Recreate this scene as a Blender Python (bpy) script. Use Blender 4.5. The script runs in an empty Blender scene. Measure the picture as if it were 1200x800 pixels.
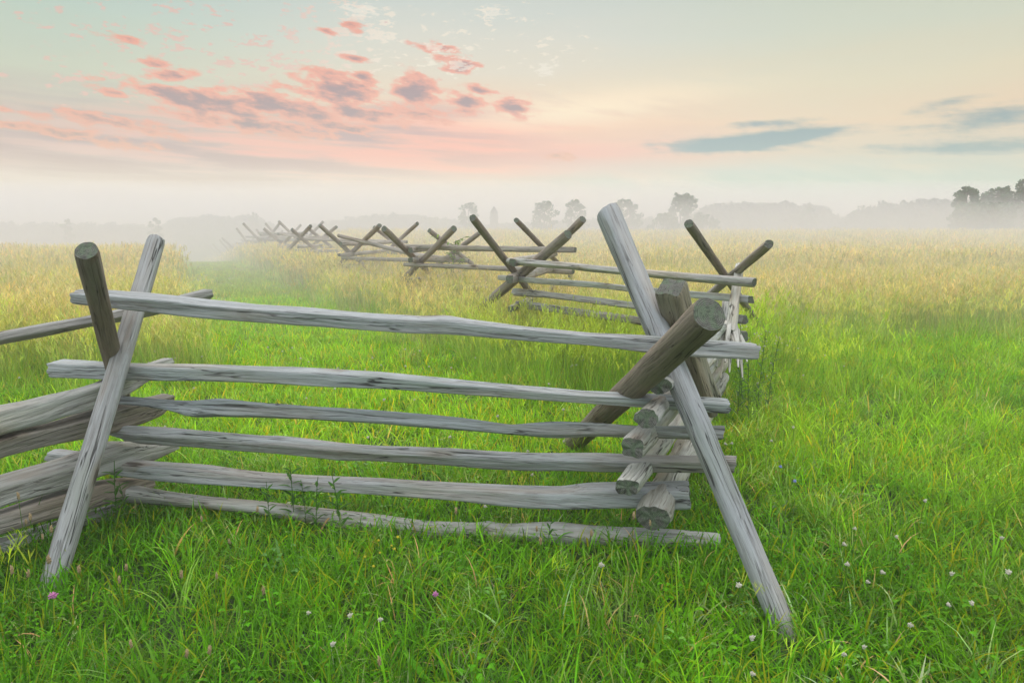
import bpy, math, random
import numpy as np
from mathutils import Vector, Matrix, noise

SC = bpy.context.scene
COL = SC.collection
R = math.radians
rng = np.random.default_rng(7)
random.seed(7)

# ------------------------------------------------------------------ camera
PITCH = R(9.65)
CAM_H = 1.6
cam_d = bpy.data.cameras.new('camera')
cam = bpy.data.objects.new('camera', cam_d)
COL.objects.link(cam)
cam_d.sensor_width = 36.0
cam_d.lens = 24.0
cam_d.clip_start = 0.05
cam_d.clip_end = 2000.0
cam.location = (0, 0, CAM_H)
cam.rotation_euler = (R(90) - PITCH, 0, 0)
SC.camera = cam

# ------------------------------------------------------------------ colour and render settings
SC.view_settings.view_transform = 'Standard'
SC.view_settings.look = 'None'
SC.view_settings.exposure = 0.0
SC.view_settings.gamma = 1.0
SC.view_settings.use_curve_mapping = False
SC.render.engine = 'CYCLES'
cy = SC.cycles
cy.max_bounces = 5
cy.diffuse_bounces = 3
cy.glossy_bounces = 2
cy.transmission_bounces = 4
cy.volume_bounces = 1
cy.transparent_max_bounces = 8
cy.use_denoising = True
cy.sample_clamp_indirect = 6.0

FWD = Vector((0, math.cos(PITCH), -math.sin(PITCH)))
UPV = Vector((0, math.sin(PITCH), math.cos(PITCH)))


def ray(px, py):
    return Vector((1, 0, 0)) * ((px - 600) / 800.0) + UPV * ((400 - py) / 800.0) + FWD


def P(px, py, D):
    """the point seen at a photo pixel, D metres ahead"""
    d = ray(px, py)
    return Vector((0, 0, CAM_H)) + d * (D / d.y)


def gpt_(px, py):
    d = ray(px, py)
    q = d * (-CAM_H / d.z)
    return (q.x, q.y)


def azel(px, py):
    d = ray(px, py).normalized()
    return math.atan2(d.x, d.y), math.asin(d.z)


# ------------------------------------------------------------------ world: dawn sky
SUN_AZ, SUN_EL = azel(548, 205)
SUN_EL = R(9.0)


class NB:
    """small helper that writes node maths"""

    def __init__(self, tree):
        self.t = tree

    def node(self, typ, **kw):
        n = self.t.nodes.new(typ)
        for k, v in kw.items():
            setattr(n, k, v)
        return n

    def put(self, sock, v):
        if isinstance(v, bpy.types.NodeSocket):
            self.t.links.new(v, sock)
        elif v is not None:
            if sock.type == 'RGBA' and len(v) == 3:
                v = (*v, 1)
            sock.default_value = v

    def m(self, op, a, b=None, c=None, clamp=False):
        n = self.node('ShaderNodeMath', operation=op, use_clamp=clamp)
        self.put(n.inputs[0], a)
        if b is not None:
            self.put(n.inputs[1], b)
        if c is not None:
            self.put(n.inputs[2], c)
        return n.outputs[0]

    def mix(self, f, a, b, mode='MIX'):
        n = self.node('ShaderNodeMix', data_type='RGBA', blend_type=mode)
        n.clamp_factor = True
        self.put(n.inputs[0], f)
        self.put(n.inputs[6], a)
        self.put(n.inputs[7], b)
        return n.outputs[2]

    def ramp(self, f, stops, interp='LINEAR'):
        n = self.node('ShaderNodeValToRGB')
        cr = n.color_ramp
        cr.interpolation = interp
        while len(cr.elements) < len(stops):
            cr.elements.new(0.5)
        for e, (p, c) in zip(cr.elements, stops):
            e.position = p
            e.color = (*c, 1) if len(c) == 3 else c
        self.put(n.inputs[0], f)
        return n.outputs[0]

    def smooth(self, v, a, b):
        n = self.node('ShaderNodeMapRange', interpolation_type='SMOOTHSTEP')
        self.put(n.inputs[0], v)
        n.inputs[1].default_value = a
        n.inputs[2].default_value = b
        n.inputs[3].default_value = 0
        n.inputs[4].default_value = 1
        return n.outputs[0]

    def vec(self, x, y, z=0.0):
        n = self.node('ShaderNodeCombineXYZ')
        self.put(n.inputs[0], x)
        self.put(n.inputs[1], y)
        self.put(n.inputs[2], z)
        return n.outputs[0]

    def noise(self, v, scale, detail=4, rough=0.5, dist=0.0, dims='3D', out=0):
        n = self.node('ShaderNodeTexNoise', noise_dimensions=dims)
        self.put(n.inputs['Vector'], v)
        n.inputs['Scale'].default_value = scale
        n.inputs['Detail'].default_value = detail
        n.inputs['Roughness'].default_value = rough
        n.inputs['Distortion'].default_value = dist
        return n.outputs[out]

    def mapping(self, v, scale=(1, 1, 1), loc=(0, 0, 0), rot=(0, 0, 0)):
        n = self.node('ShaderNodeMapping')
        self.put(n.inputs[0], v)
        n.inputs['Location'].default_value = loc
        n.inputs['Rotation'].default_value = rot
        n.inputs['Scale'].default_value = scale
        return n.outputs[0]


def lin(r, g, b):
    def f(c):
        c /= 255.0
        return c / 12.92 if c <= 0.04045 else ((c + 0.055) / 1.055) ** 2.4
    return (f(r), f(g), f(b))


world = bpy.data.worlds.new('World')
SC.world = world
world.use_nodes = True
wt = world.node_tree
wt.nodes.clear()
W = NB(wt)
wout = W.node('ShaderNodeOutputWorld')
sky = W.node('ShaderNodeTexSky', sky_type='NISHITA')
sky.sun_disc = False
sky.sun_elevation = SUN_EL
sky.sun_rotation = SUN_AZ
sky.air_density = 0.8
sky.dust_density = 0.0
bg_n = W.node('ShaderNodeBackground')
wt.links.new(sky.outputs[0], bg_n.inputs[0])
bg_n.inputs[1].default_value = 0.05

tc = W.node('ShaderNodeTexCoord')
sep = W.node('ShaderNodeSeparateXYZ')
wt.links.new(tc.outputs['Generated'], sep.inputs[0])
el = W.m('MULTIPLY', W.m('ARCSINE', sep.outputs[2]), 180 / math.pi)      # degrees
az = W.m('MULTIPLY', W.m('ARCTAN2', sep.outputs[0], sep.outputs[1]), 180 / math.pi)
elw = W.m('ADD', el, W.m('MULTIPLY', W.m('SUBTRACT', W.noise(W.vec(W.m('MULTIPLY', az, 0.06), W.m('MULTIPLY', el, 0.4)), 1.0, 4), 0.5), 3.0))
t_el = W.m('DIVIDE', elw, 30.0)


def e_(py):
    return azel(600, py)[1] * 180 / math.pi / 30.0


HZ = lin(224, 214, 206)


def comp(r, g, b, eld):
    """sky colour that, seen through the haze at this elevation, gives the wanted one"""
    T = math.exp(-0.0065 * 5.3 / max(.03, math.sin(R(max(1.5, eld)))))
    c = lin(r, g, b)
    wb = (1.06, 0.985, 0.86)
    return tuple(min(1.2, max(0.01, wb[k] * (c[k] - (1 - T) * HZ[k]) / T)) for k in range(3))


def stops(rows):
    out = []
    for (py, c) in rows:
        eld = e_(py) * 30
        out.append((max(0.0, eld / 30), comp(*c, eld)))
    out.append((0.95, lin(190, 206, 212)))
    return out


S_LEFT = stops([(256, (216, 205, 202)), (212, (218, 200, 194)), (185, (210, 180, 168)), (150, (206, 186, 162)), (110, (205, 203, 170)), (50, (194, 207, 184)), (0, (180, 203, 194))])
S_MID = stops([(256, (223, 209, 203)), (212, (224, 200, 190)), (185, (236, 178, 156)), (150, (246, 198, 156)), (110, (236, 214, 176)), (50, (224, 217, 196)), (0, (212, 214, 200))])
S_RIGHT = stops([(256, (208, 210, 204)), (215, (204, 202, 194)), (185, (216, 196, 172)), (150, (232, 202, 162)), (110, (228, 212, 172)), (50, (214, 214, 186)), (0, (204, 212, 190))])
c_l = W.ramp(t_el, S_LEFT)
c_m = W.ramp(t_el, S_MID)
c_r = W.ramp(t_el, S_RIGHT)
base = W.mix(W.smooth(az, -34, -6), c_l, c_m)
base = W.mix(W.smooth(az, 2, 26), base, c_r)


def blob(px, py, sx, sy, rot=0.0, wob=0.0):
    """soft patch at a direction of the sky; sizes in photo pixels -> degrees"""
    a, e = azel(px, py)
    a, e = math.degrees(a), math.degrees(e)
    k = 800 * math.pi / 180
    dx = W.m('SUBTRACT', az, a)
    dy = W.m('SUBTRACT', el, e)
    if rot:
        c, s = math.cos(rot), math.sin(rot)
        dx, dy = (W.m('ADD', W.m('MULTIPLY', dx, c), W.m('MULTIPLY', dy, s)),
                  W.m('SUBTRACT', W.m('MULTIPLY', dy, c), W.m('MULTIPLY', dx, s)))
    qx = W.m('POWER', W.m('ABSOLUTE', W.m('DIVIDE', dx, sx / k)), 2.0)
    qy = W.m('POWER', W.m('ABSOLUTE', W.m('DIVIDE', dy, sy / k)), 2.0)
    return W.m('EXPONENT', W.m('MULTIPLY', W.m('ADD', qx, qy), -1.0))


def addall(*v):
    r = v[0]
    for x in v[1:]:
        r = W.m('ADD', r, x)
    return r


cv = W.vec(W.m('MULTIPLY', az, 0.34), W.m('MULTIPLY', el, 1.0), 3.1)
cvt = W.vec(W.m('ADD', W.m('MULTIPLY', az, 0.30), W.m('MULTIPLY', el, 0.55)), W.m('ADD', el, W.m('MULTIPLY', az, 0.10)), 8.4)
n_big = W.noise(cvt, 0.55, 6, 0.58)
n_puff = W.noise(cv, 1.5, 5, 0.55)
n_fine = W.noise(cv, 5.0, 4, 0.6)

# pink glow where the sun will come up
glow = blob(535, 160, 105, 34)
base = W.mix(W.m('MULTIPLY', glow, 0.92), base, comp(252, 168, 130, 7.5))
glow2 = blob(690, 126, 135, 17, 0.09)
base = W.mix(W.m('MULTIPLY', glow2, W.smooth(n_big, 0.32, 0.52)), base, comp(255, 228, 186, 9))

# mauve streaky layer low over the left and centre
n_st = W.noise(W.vec(W.m('ADD', W.m('MULTIPLY', az, 0.075), W.m('MULTIPLY', n_big, 0.5)), W.m('ADD', W.m('MULTIPLY', el, 0.85), W.m('MULTIPLY', az, 0.03)), 2.2), 1.0, 6, 0.55)
reg = addall(blob(200, 172, 330, 42), W.m('MULTIPLY', blob(450, 150, 130, 30), 0.6))
st_ = W.m('MULTIPLY', W.smooth(n_st, 0.36, 0.66), W.m('MINIMUM', reg, 1.0))
base = W.mix(W.m('MULTIPLY', st_, 0.85), base, comp(184, 144, 134, 6.5))
st2 = W.m('MULTIPLY', W.smooth(n_st, 0.56, 0.40), W.m('MINIMUM', addall(blob(430, 185, 260, 22), blob(300, 150, 160, 20)), 1.0))
base = W.mix(W.m('MULTIPLY', st2, 0.6), base, comp(242, 164, 136, 6.0))

# altocumulus lumps, darker mauve hearts with coral rims lit from below
lump_spots = [(398, 106, 38, 17, 1), (486, 108, 24, 17, 1), (545, 122, 18, 14, .95), (604, 125, 17, 10, 1), (318, 122, 46, 11, 1), (348, 130, 52, 10, .9), (225, 116, 52, 10, 1),
              (262, 128, 50, 9, .9), (200, 86, 22, 7, .85), (180, 76, 14, 5, .8), (245, 138, 46, 8, .8), (300, 146, 70, 9, .8), (150, 146, 60, 7, .7), (420, 133, 46, 9, .95), (562, 106, 16, 5, .85),
              (130, 107, 16, 4, .7), (395, 148, 54, 7, .75), (490, 134, 34, 8, .75), (80, 158, 70, 7, .65), (60, 138, 50, 5, .55), (655, 183, 18, 4, .7), (345, 104, 20, 5, .7), (300, 112, 30, 5, .8),
              (425, 91, 14, 5, .8), (412, 68, 14, 4, .7), (510, 56, 24, 5, .8), (537, 76, 22, 9, .9), (384, 36, 12, 4, .7), (416, 30, 12, 6, .7), (135, 43, 18, 4, .65), (185, 75, 14, 5, .7), (112, 92, 9, 3, .6)]
lm = None
for (px, py, sx, sy, am) in lump_spots:
    b = W.m('MULTIPLY', blob(px, py, sx * 1.2, sy * 1.15, -0.12), am)
    lm = b if lm is None else W.m('MAXIMUM', lm, b)
n_md = W.noise(W.vec(W.m('MULTIPLY', az, 0.42), W.m('ADD', W.m('MULTIPLY', el, 1.15), W.m('MULTIPLY', az, 0.12)), 5.1), 1.35, 6, 0.6)
n_mix = W.m('MULTIPLY', W.m('SUBTRACT', n_md, 0.5), 2.1)
lump = W.m('MULTIPLY', W.smooth(W.m('ADD', lm, n_mix), 0.20, 0.62), W.smooth(lm, 0.04, 0.28))
core = W.smooth(W.m('ADD', lm, W.m('MULTIPLY', n_mix, 0.8)), 0.50, 1.05)
lift = W.smooth(W.m('ADD', el, W.m('MULTIPLY', n_mix, 2.0)), 5.5, 10.5)
rimc = W.mix(lift, comp(228, 160, 120, 7), comp(244, 162, 112, 9))
base = W.mix(W.m('MULTIPLY', lump, 0.97), base, W.mix(W.m('MULTIPLY', core, 0.85), rimc, comp(152, 118, 104, 9)))

# small puffs higher up, pink to the left and cream near the top
reg2 = addall(W.m('MULTIPLY', blob(170, 65, 150, 50), 0.25), blob(420, 40, 60, 60, 0.3), blob(535, 60, 40, 34), blob(240, 40, 190, 46), W.m('MULTIPLY', blob(150, 105, 150, 26), 0.8), blob(575, 14, 34, 14), blob(650, 60, 45, 40))
pv = W.vec(W.m('MULTIPLY', az, 0.55), W.m('MULTIPLY', el, 1.35), 1.7)
pn = W.noise(pv, 1.5, 5, 0.62)
puff = W.smooth(W.m('ADD', pn, W.m('MULTIPLY', reg2, 0.12)), 0.665, 0.74)
puff = W.m('MULTIPLY', W.m('MULTIPLY', puff, W.smooth(reg2, 0.08, 0.5)), W.m('SUBTRACT', 1.0, lump))
puff_c = W.mix(W.smooth(az, -20, -8), comp(236, 182, 154, 12), comp(250, 236, 212, 14))
puff_c = W.mix(W.smooth(pn, 0.70, 0.80), puff_c, comp(226, 166, 144, 12))
base = W.mix(W.m('MULTIPLY', puff, 0.7), base, puff_c)
top = W.smooth(W.m('ADD', addall(blob(576, 15, 22, 8, 0.15), blob(640, 82, 18, 8), blob(538, 76, 20, 10), blob(510, 56, 26, 6), blob(424, 12, 30, 9)),
                   W.m('MULTIPLY', W.m('SUBTRACT', n_fine, 0.5), 2.6)), 0.55, 0.95)
base = W.mix(W.m('MULTIPLY', top, 0.55), base, comp(252, 240, 220, 15))

# blue-grey lens clouds to the right
wv = W.m('MULTIPLY', W.m('SUBTRACT', W.m('ADD', W.m('MULTIPLY', n_st, 0.65), W.m('MULTIPLY', n_md, 0.35)), 0.5), 2.2)
lens = addall(blob(850, 168, 105, 9, 0.02), blob(905, 163, 70, 7, 0.10), W.m('MULTIPLY', blob(905, 144, 50, 5, 0.0), 0.7), W.m('MULTIPLY', blob(1140, 173, 80, 8), 0.95),
              W.m('MULTIPLY', blob(1165, 140, 65, 13, 0.05), 0.85), W.m('MULTIPLY', blob(1105, 122, 30, 5, 0.1), 0.5), W.m('MULTIPLY', blob(1020, 172, 40, 4), 0.4))
lens = W.m('MULTIPLY', W.smooth(W.m('ADD', lens, wv), 0.22, 0.95), W.smooth(lens, 0.03, 0.30))
base = W.mix(W.m('MULTIPLY', lens, 0.9), base, comp(136, 146, 146, 6.5))
band = W.m('MULTIPLY', addall(blob(1080, 212, 300, 22), W.m('MULTIPLY', blob(700, 216, 200, 12), 0.4)), W.smooth(n_big, 0.3, 0.6))
base = W.mix(W.m('MULTIPLY', band, 0.75), base, comp(184, 190, 184, 4))

# the unseen part of the sky: brighter pale blue overhead and behind the camera
dome = W.mix(W.smooth(el, 22, 70), lin(186, 202, 216), lin(244, 243, 246))
up = W.smooth(el, 19, 34)
back = W.smooth(W.m('ABSOLUTE', az), 55, 110)
unseen = W.m('MAXIMUM', up, back)
skycol = W.mix(unseen, base, dome)
sky_str = W.m('ADD', 0.735, W.m('ADD', W.m('MULTIPLY', W.smooth(el, 20, 55), 1.65), W.m('MULTIPLY', back, 0.55)))
bg = W.node('ShaderNodeBackground')
W.put(bg.inputs[0], skycol)
W.put(bg.inputs[1], sky_str)
adds = W.node('ShaderNodeAddShader')
wt.links.new(bg.outputs[0], adds.inputs[0])
wt.links.new(bg_n.outputs[0], adds.inputs[1])
wt.links.new(adds.outputs[0], wout.inputs[0])

sun_d = bpy.data.lights.new('sun', 'SUN')
sun = bpy.data.objects.new('sun', sun_d)
COL.objects.link(sun)
sun_d.energy = 1.5
sun_d.angle = R(12)
sun_d.color = (1.0, 0.86, 0.72)
sdir = Vector((math.sin(SUN_AZ) * math.cos(SUN_EL), math.cos(SUN_AZ) * math.cos(SUN_EL), math.sin(SUN_EL)))
sun.rotation_euler = sdir.to_track_quat('Z', 'Y').to_euler()


# ------------------------------------------------------------------ object helpers
def tag(o, label=None, cat=None, group=None, kind=None):
    if label:
        o['label'] = label
    if cat:
        o['category'] = cat
    if group:
        o['group'] = group
    if kind:
        o['kind'] = kind
    return o


def empty(name, loc=(0, 0, 0)):
    o = bpy.data.objects.new(name, None)
    o.location = loc
    o.empty_display_size = 0.1
    COL.objects.link(o)
    return o


def mesh_obj(name, verts, faces, mats, parent=None, smooth=True, midx=None, link=True):
    me = bpy.data.meshes.new(name)
    me.from_pydata([tuple(v) for v in verts], [], faces)
    for m in (mats if isinstance(mats, (list, tuple)) else [mats]):
        me.materials.append(m)
    if midx is not None:
        me.polygons.foreach_set('material_index', midx)
    me.polygons.foreach_set('use_smooth', [smooth] * len(me.polygons))
    me.update()
    o = bpy.data.objects.new(name, me)
    if link:
        COL.objects.link(o)
    if parent is not None:
        o.parent = parent
    return o


def copy_tree(o, loc=None, rot=None, scale=None):
    c = o.copy()
    COL.objects.link(c)
    for ch in o.children:
        d = ch.copy()
        COL.objects.link(d)
        d.parent = c
        d.matrix_parent_inverse = ch.matrix_parent_inverse.copy()
    if loc is not None:
        c.location = loc
    if rot is not None:
        c.rotation_euler = rot
    if scale is not None:
        c.scale = scale
    return c


def sstep(x, a, b):
    t = min(1.0, max(0.0, (x - a) / (b - a)))
    return t * t * (3 - 2 * t)


def h(x, y):
    """terrain height"""
    z = 0.05 * noise.noise(Vector((x * 0.30, y * 0.30, 0.0))) + 0.12 * noise.noise(Vector((x * 0.05, y * 0.05, 4.0))) * sstep(y, 5, 20)
    wl = sstep(-x - 0.20 * y - 1.0, 0, 7)
    z += wl * (0.10 * sstep(y, 8, 20) - 2.0 * sstep(y, 24, 62))
    z += (1 - wl) * (0.55 * sstep(y, 20, 44) - 1.5 * sstep(y, 47, 60))
    return z


# ------------------------------------------------------------------ materials
def new_mat(name):
    m = bpy.data.materials.new(name)
    m.use_nodes = True
    m.node_tree.nodes.clear()
    b = NB(m.node_tree)
    out = b.node('ShaderNodeOutputMaterial')
    return m, b, out


def wood_material(name, end=False):
    m, b, out = new_mat(name)
    tcn = b.node('ShaderNodeTexCoord')
    oi = b.node('ShaderNodeObjectInfo')
    offs = b.node('ShaderNodeVectorMath', operation='ADD')
    b.put(offs.inputs[0], tcn.outputs['Object'])
    b.put(offs.inputs[1], b.vec(b.m('MULTIPLY', oi.outputs['Random'], 37.0), b.m('MULTIPLY', oi.outputs['Random'], 0.0), 0.0))
    co = tcn.outputs['Object'] if end else offs.outputs[0]
    if not end:
        # wobble so that the grain flows round knots
        wob = b.node('ShaderNodeVectorMath', operation='MULTIPLY_ADD')
        b.put(wob.inputs[0], b.noise(b.mapping(co, (2.2, 5, 5)), 1.0, 2, out=1))
        wob.inputs[1].default_value = (0.0, 0.03, 0.03)
        b.put(wob.inputs[2], co)
        g = wob.outputs[0]
        coarse = b.noise(b.mapping(g, (1.1, 26, 26)), 1.0, 6, 0.62)
        fine = b.noise(b.mapping(g, (4.0, 120, 120)), 1.0, 4, 0.65)
        patch = b.noise(b.mapping(co, (1.6, 5, 5)), 1.0, 4, 0.6)
        stain = b.noise(b.mapping(co, (3.0, 9, 9), (5, 2, 1)), 1.0, 6, 0.65)
        crk_n = b.noise(b.mapping(g, (0.8, 26, 26), (3, 1, 7)), 1.0, 3, 0.55)
        crack = b.m('SUBTRACT', 1.0, b.smooth(b.m('ABSOLUTE', b.m('SUBTRACT', crk_n, 0.5)), 0.001, 0.014))
        crack = b.m('MULTIPLY', crack, b.smooth(patch, 0.42, 0.60))
        col = b.ramp(coarse, [(0.22, (0.17, 0.158, 0.145)), (0.40, (0.31, 0.308, 0.294)), (0.58, (0.40, 0.406, 0.394)), (0.76, (0.52, 0.528, 0.512))])
        col = b.mix(b.m('MULTIPLY', b.smooth(fine, 0.30, 0.72), 0.55), col, b.mix(0.5, col, (0.42, 0.42, 0.41)))
        col = b.mix(b.m('MULTIPLY', b.smooth(fine, 0.52, 0.28), 0.6), col, (0.13, 0.115, 0.10))
        col = b.mix(b.m('MULTIPLY', b.smooth(stain, 0.56, 0.70), 0.4), col, (0.19, 0.145, 0.105))
        col = b.mix(b.m('MULTIPLY', b.smooth(patch, 0.52, 0.66), 0.35), col, (0.22, 0.25, 0.19))
        col = b.mix(b.m('MULTIPLY', crack, 0.85), col, (0.022, 0.018, 0.015))
        vo = b.node('ShaderNodeTexVoronoi', feature='F1')
        b.put(vo.inputs['Vector'], b.mapping(co, (2.6, 7.5, 7.5)))
        vo.inputs['Scale'].default_value = 1.0
        kr = b.node('ShaderNodeSeparateColor')
        b.put(kr.inputs[0], vo.outputs['Color'])
        kd = b.m('ADD', vo.outputs['Distance'], b.m('MULTIPLY', b.m('SUBTRACT', fine, .5), 0.10))
        knot = b.m('MULTIPLY', b.m('SUBTRACT', 1.0, b.smooth(kd, 0.10, 0.20)), b.m('GREATER_THAN', kr.outputs[0], 0.72))
        halo = b.m('MULTIPLY', b.m('SUBTRACT', 1.0, b.smooth(kd, 0.15, 0.42)), b.m('GREATER_THAN', kr.outputs[0], 0.72))
        col = b.mix(b.m('MULTIPLY', halo, 0.45), col, (0.24, 0.18, 0.12))
        col = b.mix(b.m('MULTIPLY', knot, 0.8), col, (0.055, 0.04, 0.03))
        tan = b.noise(b.mapping(co, (0.7, 6, 6), (9, 4, 2)), 1.0, 3)
        col = b.mix(b.m('MULTIPLY', b.smooth(tan, 0.48, 0.66), 0.45), col, b.mix(1.0, col, (1.0, .80, .60), 'MULTIPLY'))
        col = b.mix(1.0, col, oi.outputs['Color'], 'MULTIPLY')
        hgt = b.m('SUBTRACT', b.m('ADD', b.m('MULTIPLY', coarse, 0.8), b.m('MULTIPLY', fine, 0.35)), b.m('MULTIPLY', crack, 0.9))
        dist = 0.02
        rough = 0.82
    else:
        s = b.node('ShaderNodeSeparateXYZ')
        b.put(s.inputs[0], co)
        rr = b.m('SQRT', b.m('ADD', b.m('POWER', s.outputs[1], 2.0), b.m('POWER', s.outputs[2], 2.0)))
        nz = b.noise(b.mapping(co, (1, 18, 18)), 1.0, 4, 0.6)
        rings = b.m('SINE', b.m('MULTIPLY', b.m('ADD', rr, b.m('MULTIPLY', nz, 0.012)), 900.0))
        ang = b.m('ARCTAN2', s.outputs[1], s.outputs[2])
        chk = b.noise(b.vec(b.m('MULTIPLY', s.outputs[1], 14.0), b.m('MULTIPLY', s.outputs[2], 14.0), b.m('MULTIPLY', oi.outputs['Random'], 31.0)), 1.0, 2, dist=0.6)
        crack = b.m('SUBTRACT', 1.0, b.smooth(b.m('ABSOLUTE', b.m('SUBTRACT', chk, 0.5)), 0.002, 0.010))
        col = b.mix(b.m('MULTIPLY_ADD', rings, 0.30, 0.4), (0.085, 0.08, 0.066), (0.21, 0.205, 0.165))
        gm = b.noise(b.mapping(co, (1, 26, 26), (2, 2, 9)), 1.0, 4)
        col = b.mix(b.m('MULTIPLY', b.smooth(gm, 0.45, 0.62), 0.65), col, (0.13, 0.18, 0.10))
        fib = b.noise(b.mapping(co, (1, 70, 70), (4, 1, 3)), 1.0, 4, .65)
        col = b.mix(b.m('MULTIPLY', b.smooth(fib, 0.50, 0.34), 0.6), col, (0.05, 0.045, 0.04))
        col = b.mix(b.m('MULTIPLY', crack, 0.6), col, (0.03, 0.026, 0.022))
        hgt = b.m('ADD', b.m('MULTIPLY', rings, 0.10), b.m('MULTIPLY', fib, 0.9))
        dist = 0.008
        rough = 0.9
    bp = b.node('ShaderNodeBump')
    bp.inputs['Strength'].default_value = 0.9
    bp.inputs['Distance'].default_value = dist
    b.put(bp.inputs['Height'], hgt)
    bs = b.node('ShaderNodeBsdfPrincipled')
    b.put(bs.inputs['Base Color'], col)
    bs.inputs['Roughness'].default_value = rough
    bs.inputs['Specular IOR Level'].default_value = 0.25
    b.put(bs.inputs['Normal'], bp.outputs[0])
    m.node_tree.links.new(bs.outputs[0], out.inputs[0])
    return m


M_WOOD = wood_material('weathered_wood')
M_END = wood_material('cut_wood_end', end=True)


def leaf_material(name, color=None, trans=0.42, inst=False, gloss=0.14):
    m, b, out = new_mat(name)
    if inst:
        a1 = b.node('ShaderNodeAttribute', attribute_name='tint', attribute_type='INSTANCER')
        a2 = b.node('ShaderNodeAttribute', attribute_name='bcol', attribute_type='GEOMETRY')
        col = b.mix(1.0, a1.outputs['Color'], a2.outputs['Color'], 'MULTIPLY')
    else:
        oi = b.node('ShaderNodeObjectInfo')
        a2 = b.node('ShaderNodeAttribute', attribute_name='bcol', attribute_type='GEOMETRY')
        col = b.mix(1.0, oi.outputs['Color'], a2.outputs['Color'], 'MULTIPLY')
    d = b.node('ShaderNodeBsdfPrincipled')
    b.put(d.inputs['Base Color'], col)
    d.inputs['Roughness'].default_value = 0.38
    d.inputs['Specular IOR Level'].default_value = gloss
    tr = b.node('ShaderNodeBsdfTranslucent')
    b.put(tr.inputs[0], col)
    mx = b.node('ShaderNodeMixShader')
    mx.inputs[0].default_value = trans
    m.node_tree.links.new(d.outputs[0], mx.inputs[1])
    m.node_tree.links.new(tr.outputs[0], mx.inputs[2])
    m.node_tree.links.new(mx.outputs[0], out.inputs[0])
    return m


M_GRASS = leaf_material('grass_blade', inst=True)
M_LEAF = leaf_material('leaf', trans=0.35)


def plain_material(name, color, rough=0.8, nscale=30, var=0.35):
    m, b, out = new_mat(name)
    tcn = b.node('ShaderNodeTexCoord')
    n = b.noise(tcn.outputs['Object'], nscale, 5, 0.6)
    col = b.mix(b.m('MULTIPLY', n, var * 2), color, tuple(c * 0.5 for c in color))
    bs = b.node('ShaderNodeBsdfPrincipled')
    b.put(bs.inputs['Base Color'], col)
    bs.inputs['Roughness'].default_value = rough
    bs.inputs['Specular IOR Level'].default_value = 0.2
    m.node_tree.links.new(bs.outputs[0], out.inputs[0])
    return m


def ground_material():
    m, b, out = new_mat('meadow_soil')
    tcn = b.node('ShaderNodeTexCoord')
    n1 = b.noise(tcn.outputs['Object'], 0.5, 6, 0.6)
    n2 = b.noise(tcn.outputs['Object'], 14, 5, 0.65)
    s = b.node('ShaderNodeSeparateXYZ')
    b.put(s.inputs[0], tcn.outputs['Object'])
    near = b.mix(b.smooth(n2, 0.35, 0.65), (0.018, 0.038, 0.005), (0.04, 0.08, 0.008))  # soil colour darkened near the camera to deepen shade between blades
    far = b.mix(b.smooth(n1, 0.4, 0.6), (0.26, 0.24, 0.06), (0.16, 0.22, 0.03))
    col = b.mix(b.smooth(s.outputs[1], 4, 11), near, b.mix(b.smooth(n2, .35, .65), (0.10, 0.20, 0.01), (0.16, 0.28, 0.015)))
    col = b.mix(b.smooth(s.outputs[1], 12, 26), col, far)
    bs = b.node('ShaderNodeBsdfPrincipled')
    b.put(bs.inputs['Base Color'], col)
    bs.inputs['Roughness'].default_value = 0.95
    bp = b.node('ShaderNodeBump')
    bp.inputs['Distance'].default_value = 0.05
    b.put(bp.inputs['Height'], n2)
    b.put(bs.inputs['Normal'], bp.outputs[0])
    m.node_tree.links.new(bs.outputs[0], out.inputs[0])
    return m


# ------------------------------------------------------------------ ground
def build_ground():
    ys = np.concatenate([np.linspace(-12, 30, 85), np.linspace(31, 90, 60), np.linspace(93, 160, 30)])
    xs = np.concatenate([-np.linspace(205, 31, 45), np.linspace(-30, 30, 121), np.linspace(31, 205, 45)])
    verts = [(x, y, h(x, y)) for y in ys for x in xs]
    nx = len(xs)
    faces = [(j * nx + i, j * nx + i + 1, (j + 1) * nx + i + 1, (j + 1) * nx + i) for j in range(len(ys) - 1) for i in range(nx - 1)]
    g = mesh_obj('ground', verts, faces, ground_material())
    tag(g, kind='structure')


build_ground()

# ------------------------------------------------------------------ haze
hm, hb, hout = new_mat('morning_haze')
pv_ = hb.node('ShaderNodeVolumePrincipled')
pv_.inputs['Color'].default_value = (0.985, 0.905, 0.855, 1)
pv_.inputs['Density'].default_value = 0.0055
pv_.inputs['Anisotropy'].default_value = 0.0
hm.node_tree.links.new(pv_.outputs[0], hout.inputs['Volume'])


def box_obj(name, lo, hi, mat):
    (x0, y0, z0), (x1, y1, z1) = lo, hi
    v = [(x0, y0, z0), (x1, y0, z0), (x1, y1, z0), (x0, y1, z0), (x0, y0, z1), (x1, y0, z1), (x1, y1, z1), (x0, y1, z1)]
    f = [(3, 2, 1, 0), (4, 5, 6, 7), (0, 1, 5, 4), (1, 2, 6, 5), (2, 3, 7, 6), (3, 0, 4, 7)]
    return mesh_obj(name, v, f, mat, smooth=False)


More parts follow.
